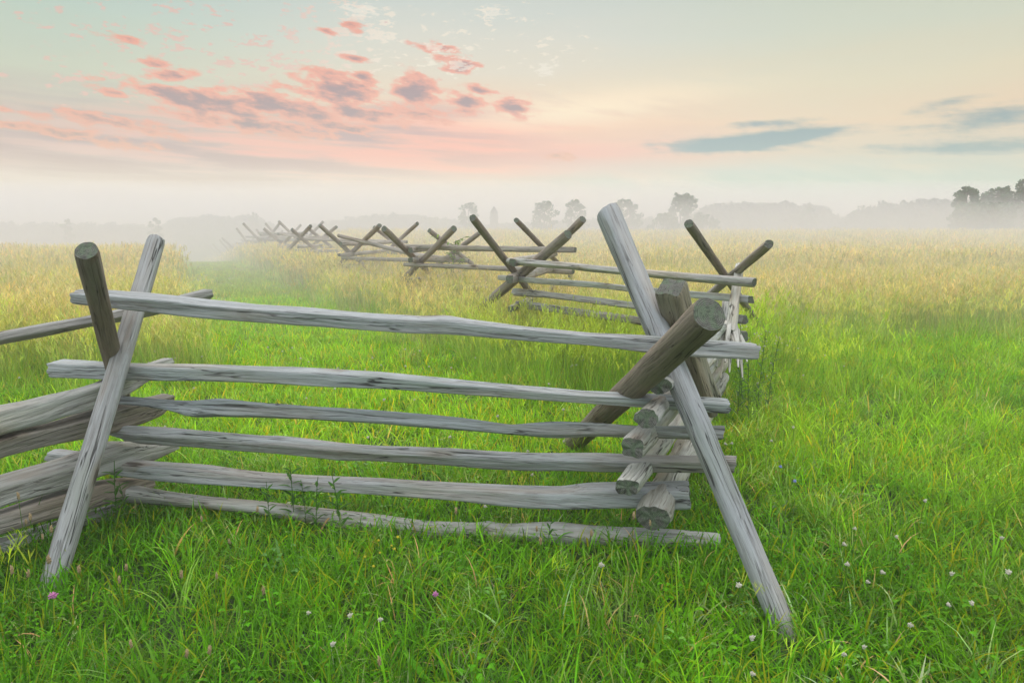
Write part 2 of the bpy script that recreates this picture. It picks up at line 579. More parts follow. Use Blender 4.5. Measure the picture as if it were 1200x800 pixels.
mm, mb, mout = new_mat('ground_mist')
pm = mb.node('ShaderNodeVolumePrincipled')
pm.inputs['Color'].default_value = (0.985, 0.905, 0.855, 1)
pm.inputs['Density'].default_value = 0.041
pm.inputs['Anisotropy'].default_value = 0.0
mm.node_tree.links.new(pm.outputs[0], mout.inputs['Volume'])
prof_ = [(9, -4.0), (9, 0.1), (14, 1.1), (30, 2.1), (45, 3.2), (62, 5.6), (80, 4.4), (110, 3.4), (160, 2.6), (160, -4.0)]
np_ = len(prof_)
v_ = [(x, y, z) for x in (-200, 200) for (y, z) in prof_]
tag(mesh_obj('mist', v_, [tuple(range(np_)), tuple(range(np_, 2 * np_))[::-1]] + [(k, np_ + k, np_ + (k + 1) % np_, (k + 1) % np_) for k in range(np_)], mm, smooth=False), kind='stuff')
tag(box_obj('haze', (-210, -20, -4.2), (210, 165, 6.9), hm), kind='stuff')


# ------------------------------------------------------------------ rails and stakes
def rail_mesh(centers, hh, hd, section='split', nst=90, nring=30, seed=0, rough=1.0, knots=(), flare=None, sharp=22):
    """A log or split rail along world points. hh/hd half height / half depth per point.
    Returns (verts local, faces, material indices, matrix)."""
    r = np.random.default_rng(seed)
    C = np.array([tuple(c) for c in centers], float)
    seg = np.linalg.norm(np.diff(C, axis=0), axis=1)
    t0 = np.concatenate([[0], np.cumsum(seg)])
    L = t0[-1]
    t = np.linspace(0, L, nst)

    def curve(v):
        v = np.asarray(v, float)
        y = np.interp(t, t0, v)
        k = max(3, nst // (2 * max(2, len(t0))))
        ker = np.hanning(k + 2)[1:-1]
        ker /= ker.sum()
        return np.convolve(np.pad(y, k, mode='reflect', reflect_type='odd'), ker, 'same')[k:-k]

    pts = np.stack([curve(C[:, i]) for i in range(3)], 1)
    HH, HD = curve(hh), curve(hd)
    X = Vector(tuple(pts[-1] - pts[0])).normalized()
    up = Vector((0, 0, 1)) if abs(X.z) < 0.93 else Vector((0, 1, 0))
    Y = up.cross(X).normalized()
    Z = X.cross(Y)
    O = Vector(tuple(pts[0] + pts[-1])) / 2
    M = Matrix(((X.x, Y.x, Z.x, O.x), (X.y, Y.y, Z.y, O.y), (X.z, Y.z, Z.z, O.z), (0, 0, 0, 1)))
    rel = pts - np.array(O)
    lx, ly, lz = rel @ np.array(X), rel @ np.array(Y), rel @ np.array(Z)
    th = np.linspace(0, 2 * math.pi, nring, endpoint=False)
    if section == 'split':
        nf = 4 if r.uniform() < .7 else 5
        fk = np.arange(nf) * 2 * math.pi / nf + r.normal(0, 0.11 if nf == 4 else 0.2, nf) + math.pi / 2
        dk = r.uniform(0.82, 1.1, nf)
        pw = sharp
    else:
        nf = 9
        fk = np.arange(nf) * 2 * math.pi / nf
        dk = r.uniform(0.96, 1.04, nf)
        pw = 5
    tw = r.normal(0, 0.16)
    grooves = [(r.uniform(0, 2 * math.pi), r.uniform(0.02, 0.07) * rough, r.uniform(0.05, 0.11), r.uniform(0, 100)) for _ in range(7)]
    sd = seed * 13.7
    verts, faces, midx = [], [], []
    for i in range(nst):
        s = t[i]
        q = np.zeros(nring)
        for k in range(nf):
            cth = np.cos(th - fk[k] - tw * (s / L - .5)) / dk[k]
            q += np.clip(cth, 0, None) ** pw
        rad = q ** (-1.0 / pw)
        rad /= max(0.6, 0.5 * (np.max(rad * np.sin(th)) - np.min(rad * np.sin(th))))
        for (ga, gd, gw, go) in grooves:
            a = ga + 0.5 * noise.noise(Vector((s * 0.9, go, 0.0))) + 0.3 * tw * s / L
            dd = (th - a + math.pi) % (2 * math.pi) - math.pi
            amp = gd * max(0.0, 0.45 + 1.3 * noise.noise(Vector((s * 1.4, go + 9, 3.0))))
            rad = rad - amp * np.exp(-(dd / gw) ** 2)
        for j in range(nring):
            n1 = noise.noise(Vector((s * 2.6 + sd, math.cos(th[j]) * 0.9, math.sin(th[j]) * 0.9)))
            n2 = noise.noise(Vector((s * 5.0 + sd, math.cos(th[j]) * 3.2, math.sin(th[j]) * 3.2 + 5)))
            rad[j] += rough * (0.09 * n1 + 0.045 * n2)
        for (ks, ka, kh, kw) in knots:
            dd = (th - ka + math.pi) % (2 * math.pi) - math.pi
            rad = rad + kh * np.exp(-((s - ks) / kw) ** 2 - (dd / 0.55) ** 2)
        if flare is not None:
            fl = max(0.0, 1 - (L - s) / flare[0])
            rad = rad * (1 + flare[1] * fl * fl * (0.6 + 0.5 * np.cos(5 * th + 1)))
        edge = min(s, L - s)
        if edge < 0.012:
            rad = rad * (0.93 + 0.07 * edge / 0.012)
        jag0 = 0.010 * rough
        for j in range(nring):
            dxe = 0.0
            if i == 0 or i == nst - 1:
                dxe = jag0 * noise.noise(Vector((math.cos(th[j]) * 2, math.sin(th[j]) * 2, sd + i)))
                dxe += (0.18 if section == 'split' else 0.3) * HH[i] * (math.sin(th[j] + seed)) * 0.5
            verts.append((lx[i] + dxe, ly[i] + HD[i] * rad[j] * math.cos(th[j]), lz[i] + HH[i] * rad[j] * math.sin(th[j])))
    for i in range(nst - 1):
        for j in range(nring):
            a, b2 = i * nring + j, i * nring + (j + 1) % nring
            faces.append((a, b2, b2 + nring, a + nring))
            midx.append(0)
    for end, i in ((0, 0), (1, nst - 1)):
        b0 = len(verts)
        ring = verts[i * nring:(i + 1) * nring]
        cen = np.mean(ring, axis=0)
        levels = [1.0, 0.66, 0.33]
        for lv in levels:
            for j, p in enumerate(ring):
                q = cen + (np.array(p) - cen) * lv
                if lv < 1:
                    q[0] += 0.004 * noise.noise(Vector((q[1] * 40, q[2] * 40, sd)))
                verts.append(tuple(q))
        verts.append(tuple(cen))
        ci = len(verts) - 1
        for l in range(2):
            for j in range(nring):
                a, b2 = b0 + l * nring + j, b0 + l * nring + (j + 1) % nring
                f = (a, b2, b2 + nring, a + nring)
                faces.append(f[::-1] if end == 0 else f)
                midx.append(1)
        for j in range(nring):
            f = (b0 + 2 * nring + j, b0 + 2 * nring + (j + 1) % nring, ci)
            faces.append(f[::-1] if end == 0 else f)
            midx.append(1)
    # orientation: sides as built wind inward or outward depending on axes; recalculated below
    return verts, faces, midx, M


def fix_normals(o):
    import bmesh
    bm = bmesh.new()
    bm.from_mesh(o.data)
    bmesh.ops.recalc_face_normals(bm, faces=bm.faces)
    bm.to_mesh(o.data)
    bm.free()


MATS = {}


def wood_piece(name, centers, hh, hd, tint=(1, 1, 1), parent=None, **kw):
    v, f, mi, M = rail_mesh(centers, hh, hd, **kw)
    o = mesh_obj(name, v, f, [M_WOOD, M_END], midx=mi)
    fix_normals(o)
    if parent is not None:
        o.parent = parent
        o.matrix_local = Matrix.Translation(-Vector(parent.location)) @ M
    else:
        o.matrix_world = M
    o.color = (*tint, 1)
    MATS[o.name] = M
    return o


def traced_rail(pts, plane, parent, depth=0.052, tint=(1, 1, 1), dz=0.0, **kw):
    """pts: (px, ytop, ybottom); plane(px,py) -> 3-D point"""
    cs, hhs = [], []
    for (x, a, b2) in pts:
        p0, p1 = plane(x, a), plane(x, b2)
        cs.append((p0 + p1) / 2)
        hhs.append(max(0.015, (p0 - p1).length / 2 * .92))
    return wood_piece('rail', cs, hhs, [max(depth * 0.8, min(depth * 1.2, k * 1.1)) for k in hhs], tint, parent, **kw)


def vplane(A, B, off=0.0):
    """vertical plane through ground points A, B, shifted 'off' metres towards the camera"""
    A, B = Vector(A), Vector(B)
    d = (B - A).normalized()
    n = Vector((-d.y, d.x, 0))
    if n.y > 0:
        n = -n
    A = A + n * off

    def f(px, py):
        dr = ray(px, py)
        o = Vector((0, 0, CAM_H))
        t = (A - o).dot(n) / dr.dot(n)
        return o + dr * t
    return f


def ground_xy(px, py, D):
    p = P(px, py, D)
    return Vector((p.x, p.y, 0))


J1 = ground_xy(130, 450, 3.62)
J2 = ground_xy(790, 480, 3.20)
J0 = J1 - Vector((1.07, 2.7, 0))
J = {3: ground_xy(852, 350, 5.8), 4: ground_xy(606, 312, 8.7), 5: ground_xy(648, 294, 11.6), 6: ground_xy(487, 296, 13.2), 7: ground_xy(532, 288, 16.0),
     8: ground_xy(408, 290, 17.6), 9: ground_xy(463, 282, 20.5), 10: ground_xy(352, 280, 22.5), 11: ground_xy(376, 279, 25.5), 12: ground_xy(330, 284, 27.5)}

GREY = (1.0, 1.0, .98)
SHADED_BROWN = (0.62, 0.52, 0.42)  # brown wood; shade on the leaning stakes' undersides is put into the tint
PALE = (1.35, 1.3, 1.2)


def panel(label, at, group='panels of the zigzag split-rail fence'):
    e = empty('fence_section', (at.x, at.y, h(at.x, at.y)))
    tag(e, label, 'fence section', group)
    return e


# front panel -------------------------------------------------------
front = panel('long front fence panel of six grey split rails crossing the foreground between two stake crossings', (J1 + J2) / 2)
pf = vplane(J1, J2)
pf1 = vplane(J1, J2, 0.13)
R1 = [(87, 340, 358), (124, 341, 362), (170, 344, 367), (205, 348, 371), (240, 353, 375), (300, 359, 379), (365, 363, 384), (430, 368, 389), (490, 372, 393), (520, 371, 394),
      (545, 375, 395), (620, 384, 402), (690, 391, 406), (755, 394, 415), (820, 399, 421), (886, 403, 424)]
R2 = [(66, 422, 441), (126, 426, 444), (180, 427, 445), (240, 428, 446), (300, 430, 448), (360, 432, 451), (440, 437, 454), (540, 446, 461), (620, 453, 467), (680, 459, 471),
      (740, 461, 475), (790, 464, 479), (857, 468, 484)]
R3 = [(140, 462, 475), (170, 464, 478), (200, 467, 483), (225, 468, 491), (262, 465, 491), (300, 470, 491), (360, 474, 493), (440, 479, 498), (540, 487, 506), (600, 496, 511),
      (650, 492, 515), (700, 494, 513), (760, 498, 515), (850, 497, 517)]
R4 = [(126, 496, 508), (160, 497, 518), (200, 499, 521), (260, 505, 525), (330, 509, 530), (400, 517, 538), (440, 520, 539), (540, 524, 545), (620, 528, 550), (690, 529, 551),
      (760, 531, 552), (862, 532, 552)]
R5 = [(63, 527, 538), (100, 531, 547), (150, 539, 557), (180, 542, 561), (240, 546, 565), (290, 553, 568), (360, 559, 573), (440, 562, 577), (540, 568, 584), (620, 571, 593),
      (655, 572, 594), (690, 567, 593), (740, 567, 592), (810, 565, 593)]
R6 = [(150, 568, 588), (200, 576, 592), (240, 581, 595), (300, 586, 601), (360, 593, 612), (420, 600, 622), (500, 610, 630), (600, 613, 632), (650, 610, 638), (700, 615, 641),
      (740, 617, 643), (800, 621, 645), (847, 624, 643)]
for k, (r_, pl, dp) in enumerate([(R1, pf1, 0.05), (R2, pf, 0.048), (R3, pf, 0.055), (R4, pf, 0.05), (R5, pf, 0.055), (R6, pf, 0.055)]):
    kn = [(0.42, -1.2 * 0 + 3.6, 0.22, 0.05)] if k == 2 else ([(2.05, math.pi / 2, 0.35, 0.05)] if k == 5 else [])
    traced_rail(r_, pl, front, dp, tint=[GREY, (1.12, 1.14, 1.12), (.92, .94, .95), (.95, .94, .92), (1.0, 1.0, .98), (1.15, 1.1, 1.0)][k],
                section='split' if k < 5 else 'round', nst=170, nring=46, sharp=30, rough=1.25, seed=11 + k, knots=kn)

# left panel ---------------------------------------------------------
left = panel('fence panel of heavy weathered rails running out of the left edge toward the viewer', (J0 + J1) / 2)
pl0 = vplane(J0, J1)
pl1 = vplane(J0, J1, -0.02)
L1 = [(243, 336, 353), (200, 347, 364), (150, 358, 376), (103, 369, 383), (60, 376, 392), (0, 387, 403), (-60, 399, 418), (-170, 425, 446)]
L2 = [(198, 418, 428), (170, 426, 447), (140, 437, 466), (120, 446, 475), (100, 452, 482), (70, 459, 490), (40, 467, 500), (0, 475, 509), (-60, 490, 526), (-170, 520, 560)]
L3 = [(199, 461, 470), (185, 464, 486), (160, 467, 496), (130, 475, 506), (100, 485, 513), (60, 497, 521), (0, 509, 535), (-60, 528, 556), (-170, 562, 595)]
L4 = [(205, 519, 525), (172, 518, 543), (140, 517, 553), (110, 528, 561), (80, 539, 571), (40, 550, 581), (0, 562, 592), (-60, 582, 615), (-170, 622, 660)]
L5 = [(172, 558, 570), (145, 558, 580), (110, 563, 590), (80, 571, 600), (40, 583, 610), (0, 596, 622), (-60, 617, 645), (-170, 660, 692)]
L6 = [(140, 590, 602), (66, 612, 622), (0, 632, 646), (-60, 652, 668), (-150, 688, 706)]
for k, r_ in enumerate([L1, L2, L3, L4, L5, L6]):
    traced_rail(r_, pl0 if k else pl1, left, 0.06, tint=[(0.9, .86, .8), (1.2, 1.16, 1.06), (.78, .68, .58), (1.0, .95, .86), (.85, .75, .65), (1, .96, .88)][k],
                section='split', nst=140, nring=44, sharp=26, seed=31 + k, rough=1.4)

# receding panel behind the right crossing -----------------------------
away = panel('end-on fence panel of pale splintered rails receding behind the right-hand stake crossing', (J2 + J[3]) / 2)
AW = [  # near end px,py,D ; far end px,py,D ; half height near, far ; tint
    ((757, 490, 2.92), (853, 396, 6.1), 0.044, 0.050, PALE),
    ((741, 526, 2.95), (850, 409, 6.1), 0.044, 0.050, PALE),
    ((735, 571, 2.95), (848, 424, 6.1), 0.042, 0.050, (1.4, 1.34, 1.2)),
    ((764, 606, 2.98), (846, 442, 6.1), 0.066, 0.065, (1.1, 1.05, .92)),
    ((772, 452, 3.02), (856, 372, 6.1), 0.045, 0.05, (1.1, 1.1, 1.0)),
]
for k, (a, b_, r0, r1, tn) in enumerate(AW):
    A, B = P(*a), P(*b_)
    cs = [A.lerp(B, s) for s in (0, .3, .6, 1)]
    wood_piece('rail', cs, [r0, (r0 + r1) / 2 * 1.03, r1, r1 * .9], [r0 * 1.3, r0 * 1.15, r1 * 1.1, r1], tn, away, section='round' if k in (0, 3, 4) else 'split', nst=110, nring=36, seed=51 + k, rough=1.9, sharp=4)

# top rider of that panel: pale wood whose lower end has burst into a fan of splinters
A, B = P(867, 312, 6.0), P(856, 392, 5.3)
rider = wood_piece('rail', [A.lerp(B, s) for s in (0, .35, .7, 1)], [.034, .04, .048, .05], [.036, .042, .05, .055], (1.4, 1.34, 1.2), away, section='split', nst=70, nring=26, seed=61, rough=1.8)
A, B = P(851, 350, 6.1), P(846, 400, 5.4)
wood_piece('rail', [A.lerp(B, s) for s in (0, .35, .7, 1)], [.03, .036, .044, .05], [.03, .036, .046, .055], (1.6, 1.54, 1.4), away, section='split', nst=70, nring=26, seed=62, rough=1.8)
for k in range(9):
    A, B = P(850 + k * 1.6, 378 + (k % 3) * 4, 5.4), P(834 + k * 5.2, 418 + 26 * ((k * 7) % 5) / 4, 4.95 + .04 * (k % 3))
    mid = A.lerp(B, .5) + Vector((.012 * (k - 4) / 4, 0, .02))
    sp_ = wood_piece('splinter', [A, mid, B], [.022, .016, .004], [.024, .018, .005], (1.4, 1.33, 1.18), None, section='split', nst=36, nring=12, seed=640 + k, rough=1.4)
    sp_.parent = rider
    sp_.matrix_local = MATS[rider.name].inverted() @ MATS[sp_.name]

# stakes -----------------------------------------------------------------


def stake(top, low, r_top, r_low, label, tint=GREY, extend=True, nst=100, nring=30, seed=0, group='crossed stakes of the zigzag fence', name='fence_stake', section='round', **kw):
    A, B = P(*top), P(*low)
    rl = r_low
    if extend:
        d = (B - A)
        t = 1.0
        while True:
            q = A + d * t
            if q.z < h(q.x, q.y) - 0.12 or t > 6:
                break
            t += 0.02
        rl = r_top + (r_low - r_top) * min(t, 1.6)
        B = A + d * t
    o = wood_piece(name, [A.lerp(B, s) for s in (0, .25, .5, .75, 1)], [r_top * 1.0, r_top + (rl - r_top) * .25, r_top + (rl - r_top) * .5, r_top + (rl - r_top) * .75, rl],
                   [r_top, r_top + (rl - r_top) * .25, r_top + (rl - r_top) * .5, r_top + (rl - r_top) * .75, rl], tint, None, section=section, nst=nst, nring=nring, seed=seed, **kw)
    tag(o, label, 'fence stake', group)
    return o


stake((102, 296, 2.95), (133, 425, 3.58), 0.048, 0.046, 'dark brown round stake leaning toward the viewer at the left crossing', SHADED_BROWN, seed=71, rough=0.7)
stake((183, 283, 3.95), (60, 688, 2.83), 0.047, 0.050, 'long grey stake slanting down to the grass at lower left, in front of the rails', (1.0, .98, .96), seed=72, rough=0.8)
stake((713, 250, 3.62), (922, 744, 2.46), 0.065, 0.050, 'long grey stake slanting down to the grass right of the front panel', (.98, .98, .99), seed=73, rough=0.8)
stake((830, 370, 2.36), (668, 523, 4.80), 0.066, 0.070, 'thick dark log stake with its round cut end facing the viewer', (.62, .50, .38), seed=74, rough=0.6)  # brown tint also carries the shade on the log's underside
pr = stake((786, 337, 3.15), (824, 476, 3.62), 0.062, 0.060, 'short split prop with a wedge-shaped top standing behind the thick log', (.78, .70, .54), extend=False, seed=75, section='split',
           group='props at the fence', name='fence_prop', flare=(0.5, 0.55), rough=1.3)
pr['category'] = 'fence prop'

stake((807, 262, 5.0), (868, 350, 7.1), 0.036, 0.038, 'dark stake leaning left beside the splintered white rail', (.66, .54, .44), seed=76, nst=70)
stake((901, 286, 5.2), (826, 350, 6.9), 0.036, 0.040, 'grey-brown stake leaning right against the misty field, right of the splintered rail', (.85, .75, .66), seed=77, nst=70)
stake((555, 257, 7.9), (604, 320, 9.2), 0.044, 0.046, 'dark stake leaning left at the far end of the two pale rails', (.66, .54, .44), seed=78, nst=60)
stake((664, 276, 7.8), (570, 356, 9.5), 0.056, 0.066, 'thick brown stake leaning right over the end of the two pale rails', (.78, .66, .56), seed=79, nst=60)
stake((605, 258, 10.8), (637, 291, 12.2), 0.042, 0.044, 'thin dark stake leaning left behind the thick brown one', (.66, .54, .44), seed=80, nst=50)
stake((683, 257, 10.8), (621, 318, 12.5), 0.062, 0.062, 'brown stake leaning right, topmost at the second crossing behind', (.75, .64, .55), seed=81, nst=50)
far_stakes = [
    ((450, 268, 12.3), (490, 307, 13.9), 0.060, 'broad brown stake leaning left at the middle crossing wrapped in tall grass'),
    ((532, 268, 12.3), (470, 330, 14.0), 0.060, 'broad brown stake leaning right at the middle crossing wrapped in tall grass'),
    ((503, 270, 15.6), (526, 288, 16.0), 0.055, 'misty stake leaning left beside the small green sapling'),
    ((562, 273, 15.2), (530, 297, 16.0), 0.055, 'misty stake leaning right beside the small green sapling'),
    ((375, 264, 17.1), (408, 294, 17.7), 0.055, 'slim dark stake leaning left above the drooping rail'),
    ((445, 264, 16.8), (400, 308, 18.4), 0.060, 'stake leaning right at the crossing with the drooping rail'),
    ((438, 266, 20.0), (460, 283, 20.5), 0.055, 'misty stake leaning left, behind the top of the drooping-rail crossing'),
    ((489, 262, 19.5), (468, 281, 20.9), 0.055, 'misty stake leaning right, tallest between the two middle crossings'),
    ((342, 269, 22.0), (362, 286, 22.5), 0.060, 'misty stake leaning left, second from the far-left end of the clear stakes'),
    ((364, 265, 21.5), (346, 284, 22.9), 0.060, 'misty stake leaning right, second crossing from the far-left end'),
    ((363, 269, 25.0), (378, 281, 25.5), 0.060, 'pale misty stake leaning left in the gap before the slim dark stake'),
    ((394, 266, 24.6), (376, 280, 25.9), 0.060, 'pale misty stake leaning right, crossing behind the slim dark stake'),
    ((309, 268, 27.0), (337, 290, 27.6), 0.062, 'misty stake leaning left, leftmost of the clearly visible stakes'),
    ((345, 272, 26.8), (326, 292, 28.2), 0.062, 'faint stake leaning right at the leftmost clearly visible crossing'),
]
for k, (a, b_, r0, lab) in enumerate(far_stakes):
    stake(a, b_, r0, r0, lab, (.88, .72, .6), seed=90 + k, nst=36, nring=16)

# panel between joints 3 and 4
p34 = panel('fence panel with two pale upper rails just behind the right-hand stake crossing', (J[3] + J[4]) / 2)
pp = vplane(J[3], J[4])
pp1 = vplane(J[3], J[4], 0.10)
for k, (r_, tn) in enumerate([([(597, 301, 310), (660, 306, 315), (720, 312, 321), (800, 318, 329), (887, 324, 337)], (1.1, 1.05, .98)),
                              ([(587, 322, 329), (640, 326, 334), (700, 330, 338), (740, 335, 343), (883, 346, 357)], (1.2, 1.18, 1.12)),
                              ([(604, 337, 347), (640, 341, 349), (740, 353, 362), (876, 369, 381)], (.95, .9, .82)),
                              ([(608, 352, 361), (740, 370, 379), (872, 388, 402)], (.9, .85, .78))]):
    traced_rail(r_, pp1 if k == 0 else pp, p34, 0.05, tn, section='split', nst=80, nring=22, seed=120 + k)


def generic_panel(A, B, label, seed, rails=4, over=0.32, zoff=0.0, tint=(1.0, .88, .76), top=1.14, nst=40, nring=14, lifted=None):
    A, B = Vector(A), Vector(B)
    d = (B - A).normalized()
    e = panel(label, (A + B) / 2)
    r = np.random.default_rng(seed)
    for k in range(rails):
        z = 0.10 + (top - 0.10) * (k / (rails - 1)) + zoff * (0 if k == rails - 1 else 1)
        P0 = A - d * (over + r.uniform(-.1, .12))
        P1 = B + d * (over + r.uniform(-.1, .12))
        P0.z = h(P0.x, P0.y) + z + r.normal(0, .02)
        P1.z = h(P1.x, P1.y) + z + r.normal(0, .02)
        mid = (P0 + P1) / 2 + Vector((r.normal(0, .02), 0, r.normal(0, .02)))
        if lifted is not None and k == rails - 1:
            mid = P0.lerp(P1, .35)
            mid.z -= 0.22
            P1.z += 0.22
            P0.z -= 0.30
        rr = r.uniform(.042, .056)
        wood_piece('rail', [P0, mid, P1], [rr, rr * 1.05, rr * .9], [rr, rr, rr], tint, e, section='split', nst=nst, nring=nring, seed=seed * 7 + k)
    return e


generic_panel(J[4], J[5], 'short receding fence panel behind the thick brown stake', 201, zoff=0.11)
generic_panel(J[5], J[6], 'fence panel with one thick level top rail left of the two crossed brown stakes', 202, zoff=0.0, top=1.2)
generic_panel(J[6], J[7], 'receding fence panel joining the grass-wrapped crossing to the sapling', 203, zoff=0.11)
generic_panel(J[7], J[8], 'fence panel with a drooping curved top rail', 204, lifted=True, top=1.15)
generic_panel(J[8], J[9], 'receding fence panel behind the drooping rail', 205, zoff=0.11, nst=24)
generic_panel(J[9], J[10], 'misty fence panel with level rails left of the slim dark stake', 206, nst=24)
generic_panel(J[10], J[11], 'misty receding fence panel, second from the far-left clear stakes', 207, zoff=0.11, nst=24)
generic_panel(J[11], J[12], 'misty fence panel reaching the leftmost clearly visible stake', 208, nst=24)

# the far run, down the slope into the mist
proto_stake = wood_piece('fence_stake', [Vector((-0.75, 0, 1.75)), Vector((0, 0, .8)), Vector((0.65, 0, -.1))], [.06, .06, .062], [.06, .06, .062], (.72, .6, .52), None,
                         section='round', nst=14, nring=8, seed=300)
tag(proto_stake, 'faint tiny stake far down the fence line, dissolving into the mist', 'fence stake', 'faint far stakes of the zigzag fence')
SB = proto_stake.matrix_world.copy()
proto_panel = None
prev = J[12]
first = True
x_dir = Vector((-0.46, 0.89, 0)).normalized()
side = Vector((x_dir.y, -x_dir.x, 0))
cur = J[12].copy()
for k in range(14):
    stepv = x_dir * 2.55 + side * (1.25 if k % 2 == 0 else -1.25)
    cur = cur + stepv
    z = h(cur.x, cur.y)
    for s in (0, 1):
        o = proto_stake if first else proto_stake.copy()
        if not first:
            COL.objects.link(o)
        first = False
        rz = random.uniform(-.25, .25) + (math.pi if s else 0) + 0.3
        o.matrix_world = Matrix.Translation((cur.x, cur.y + (.1 if s else -.1), z)) @ Matrix.Rotation(rz, 4, 'Z') @ Matrix.Rotation(random.uniform(-.12, .12), 4, 'Y') @ SB
    if k < 8:
        if proto_panel is None:
            proto_panel = empty('fence_section', (0, 0, 0))
            tag(proto_panel, 'faint far fence panel almost lost in the mist', 'fence section', 'faint far panels of the zigzag fence')
            for q in range(5):
                z_ = 0.12 + 0.27 * q
                wood_piece('rail', [Vector((-1.8, 0, z_)), Vector((0, 0, z_ - .02)), Vector((1.8, 0, z_))], [.055] * 3, [.055] * 3, (.85, .78, .7), proto_panel, section='split', nst=12, nring=8, seed=310 + q)
            pnl = proto_panel
        else:
            pnl = copy_tree(proto_panel)
        mid = (prev + cur) / 2
        dv = cur - prev
        pnl.location = (mid.x, mid.y, h(mid.x, mid.y))
        pnl.rotation_euler = (0, 0, math.atan2(dv.y, dv.x))
    prev = cur.copy()


# ------------------------------------------------------------------ foliage meshes
class Blades:
    def __init__(self):
        self.v, self.f, self.c = [], [], []

    def strip(self, pts, widths, side_v, col):
        b0 = len(self.v)
        n = len(pts)
        for i, (p, w) in enumerate(zip(pts, widths)):
            if i == n - 1:
                self.v.append(tuple(p))
                self.c.append(col)
            else:
                self.v.append(tuple(p - side_v * (w / 2)))
                self.v.append(tuple(p + side_v * (w / 2)))
                self.c += [col, col]
        for i in range(n - 2):
            a = b0 + 2 * i
            self.f.append((a, a + 1, a + 3, a + 2))
        a = b0 + 2 * (n - 2)
        self.f.append((a, a + 1, a + 2))

    def blade(self, root, ang, length, width, lean, bend, col, segs=5, r=None):
        d = Vector((math.cos(ang), math.sin(ang), 0))
        s = Vector((-d.y, d.x, 0))
        tw = random.uniform(-.7, .7)
        s = (s * math.cos(tw) + Vector((0, 0, 1)) * 0.3 * math.sin(tw) + d * math.sin(tw) * .6).normalized()
        pts, ws = [], []
        a = lean
        p = Vector(root)
        st = length / segs
        for i in range(segs + 1):
            t = i / segs
            pts.append(p.copy())
            ws.append(width * (1.0 if t < .35 else max(0.0, 1 - ((t - .35) / .65) ** 1.4)) * (0.75 + .25 * min(1, t * 4)))
            a = lean + bend * (t + .5 / segs) ** 1.6
            p = p + d * (math.sin(a) * st) + Vector((0, 0, math.cos(a) * st))
        self.strip(pts, ws, s, col)
        return pts[-1]

    def leaf(self, root, direction, length, width, col, fold=0.2):
        d = direction.normalized()
        s = d.cross(Vector((0, 0, 1)))
        s = s.normalized() if s.length > 1e-3 else Vector((1, 0, 0))
        up = s.cross(d)
        b0 = len(self.v)
        for (t, w) in ((0, .08), (.3, .85), (.6, .9), (.85, .5)):
            c = Vector(root) + d * (length * t) - up * (length * .25 * t * t)
            self.v += [tuple(c - s * width * w / 2 + up * fold * width * w), tuple(c), tuple(c + s * width * w / 2 + up * fold * width * w)]
            self.c += [col] * 3
        self.v.append(tuple(Vector(root) + d * length - up * length * .25))
        self.c.append(col)
        for i in range(3):
            a = b0 + 3 * i
            self.f += [(a, a + 1, a + 4, a + 3), (a + 1, a + 2, a + 5, a + 4)]
        a = b0 + 9
        self.f += [(a, a + 1, a + 3), (a + 1, a + 2, a + 3)]

    def build(self, name, mat, parent=None, link=True):
        me = bpy.data.meshes.new(name)
        me.from_pydata(self.v, [], self.f)
        at = me.color_attributes.new('bcol', 'FLOAT_COLOR', 'POINT')
        at.data.foreach_set('color', np.array([(*c, 1.0) for c in self.c], np.float32).ravel())
        me.materials.append(mat)
        me.polygons.foreach_set('use_smooth', [True] * len(me.polygons))
        me.update()
        o = bpy.data.objects.new(name, me)
        if link:
            COL.objects.link(o)
        if parent is not None:
            o.parent = parent
        return o


def jit(c, s=0.18):
    k = random.uniform(1 - s, 1 + s)
    return (c[0] * k * random.uniform(.9, 1.12), c[1] * k, c[2] * k * random.uniform(.85, 1.15))


U = random.uniform
WHITE = (1, 1, 1)


def tuft_green(n, rad, l0, l1, w, wide=0.0, dead=0.08):
    B = Blades()
    for _ in range(n):
        a, rr = U(0, 6.283), rad * math.sqrt(U(0, 1))
        c = jit(WHITE, .42)
        if random.random() < .12:
            c = (c[0] * 1.45, c[1] * 1.35, c[2] * 2.2)  # sky glint on some blades, put into their colour as paler blue
        if random.random() < dead:
            c = (2.6, 1.15, 1.8)
        L = U(l0, l1)
        B.blade((rr * math.cos(a), rr * math.sin(a), -0.02), U(0, 6.283), L, w * U(.55, 1.35), U(.05, .75), U(.3, 2.1), c)
    return B


def tuft_long(n, rad):
    B = Blades()
    for _ in range(n):
        a, rr = U(0, 6.283), rad * math.sqrt(U(0, 1))
        B.blade((rr * math.cos(a), rr * math.sin(a), -0.02), a + U(-.8, .8), U(.20, .40), U(.004, .008), U(.05, .4), U(.8, 2.3), jit((1.02, 1.05, 1.3), .2), segs=7)
    return B


def tuft_broad(n, rad):
    """clover and plantain leaves low in the grass"""
    B = Blades()
    for _ in range(n):
        a, rr = U(0, 6.283), rad * math.sqrt(U(0, 1))
        rt = Vector((rr * math.cos(a), rr * math.sin(a), U(.02, .11)))
        if random.random() < .75:
            k0 = U(0, 6)
            for k in range(3):
                B.leaf(rt, Vector((math.cos(k0 + k * 2.09), math.sin(k0 + k * 2.09), .15)), U(.010, .016), U(.010, .014), jit((.8, .95, 1.3), .2))
        else:
            B.leaf(Vector((rt.x, rt.y, 0)), Vector((math.cos(a), math.sin(a), U(.6, 1.8))), U(.07, .14), U(.010, .020), jit((.85, .95, 1.2), .2))
    return B


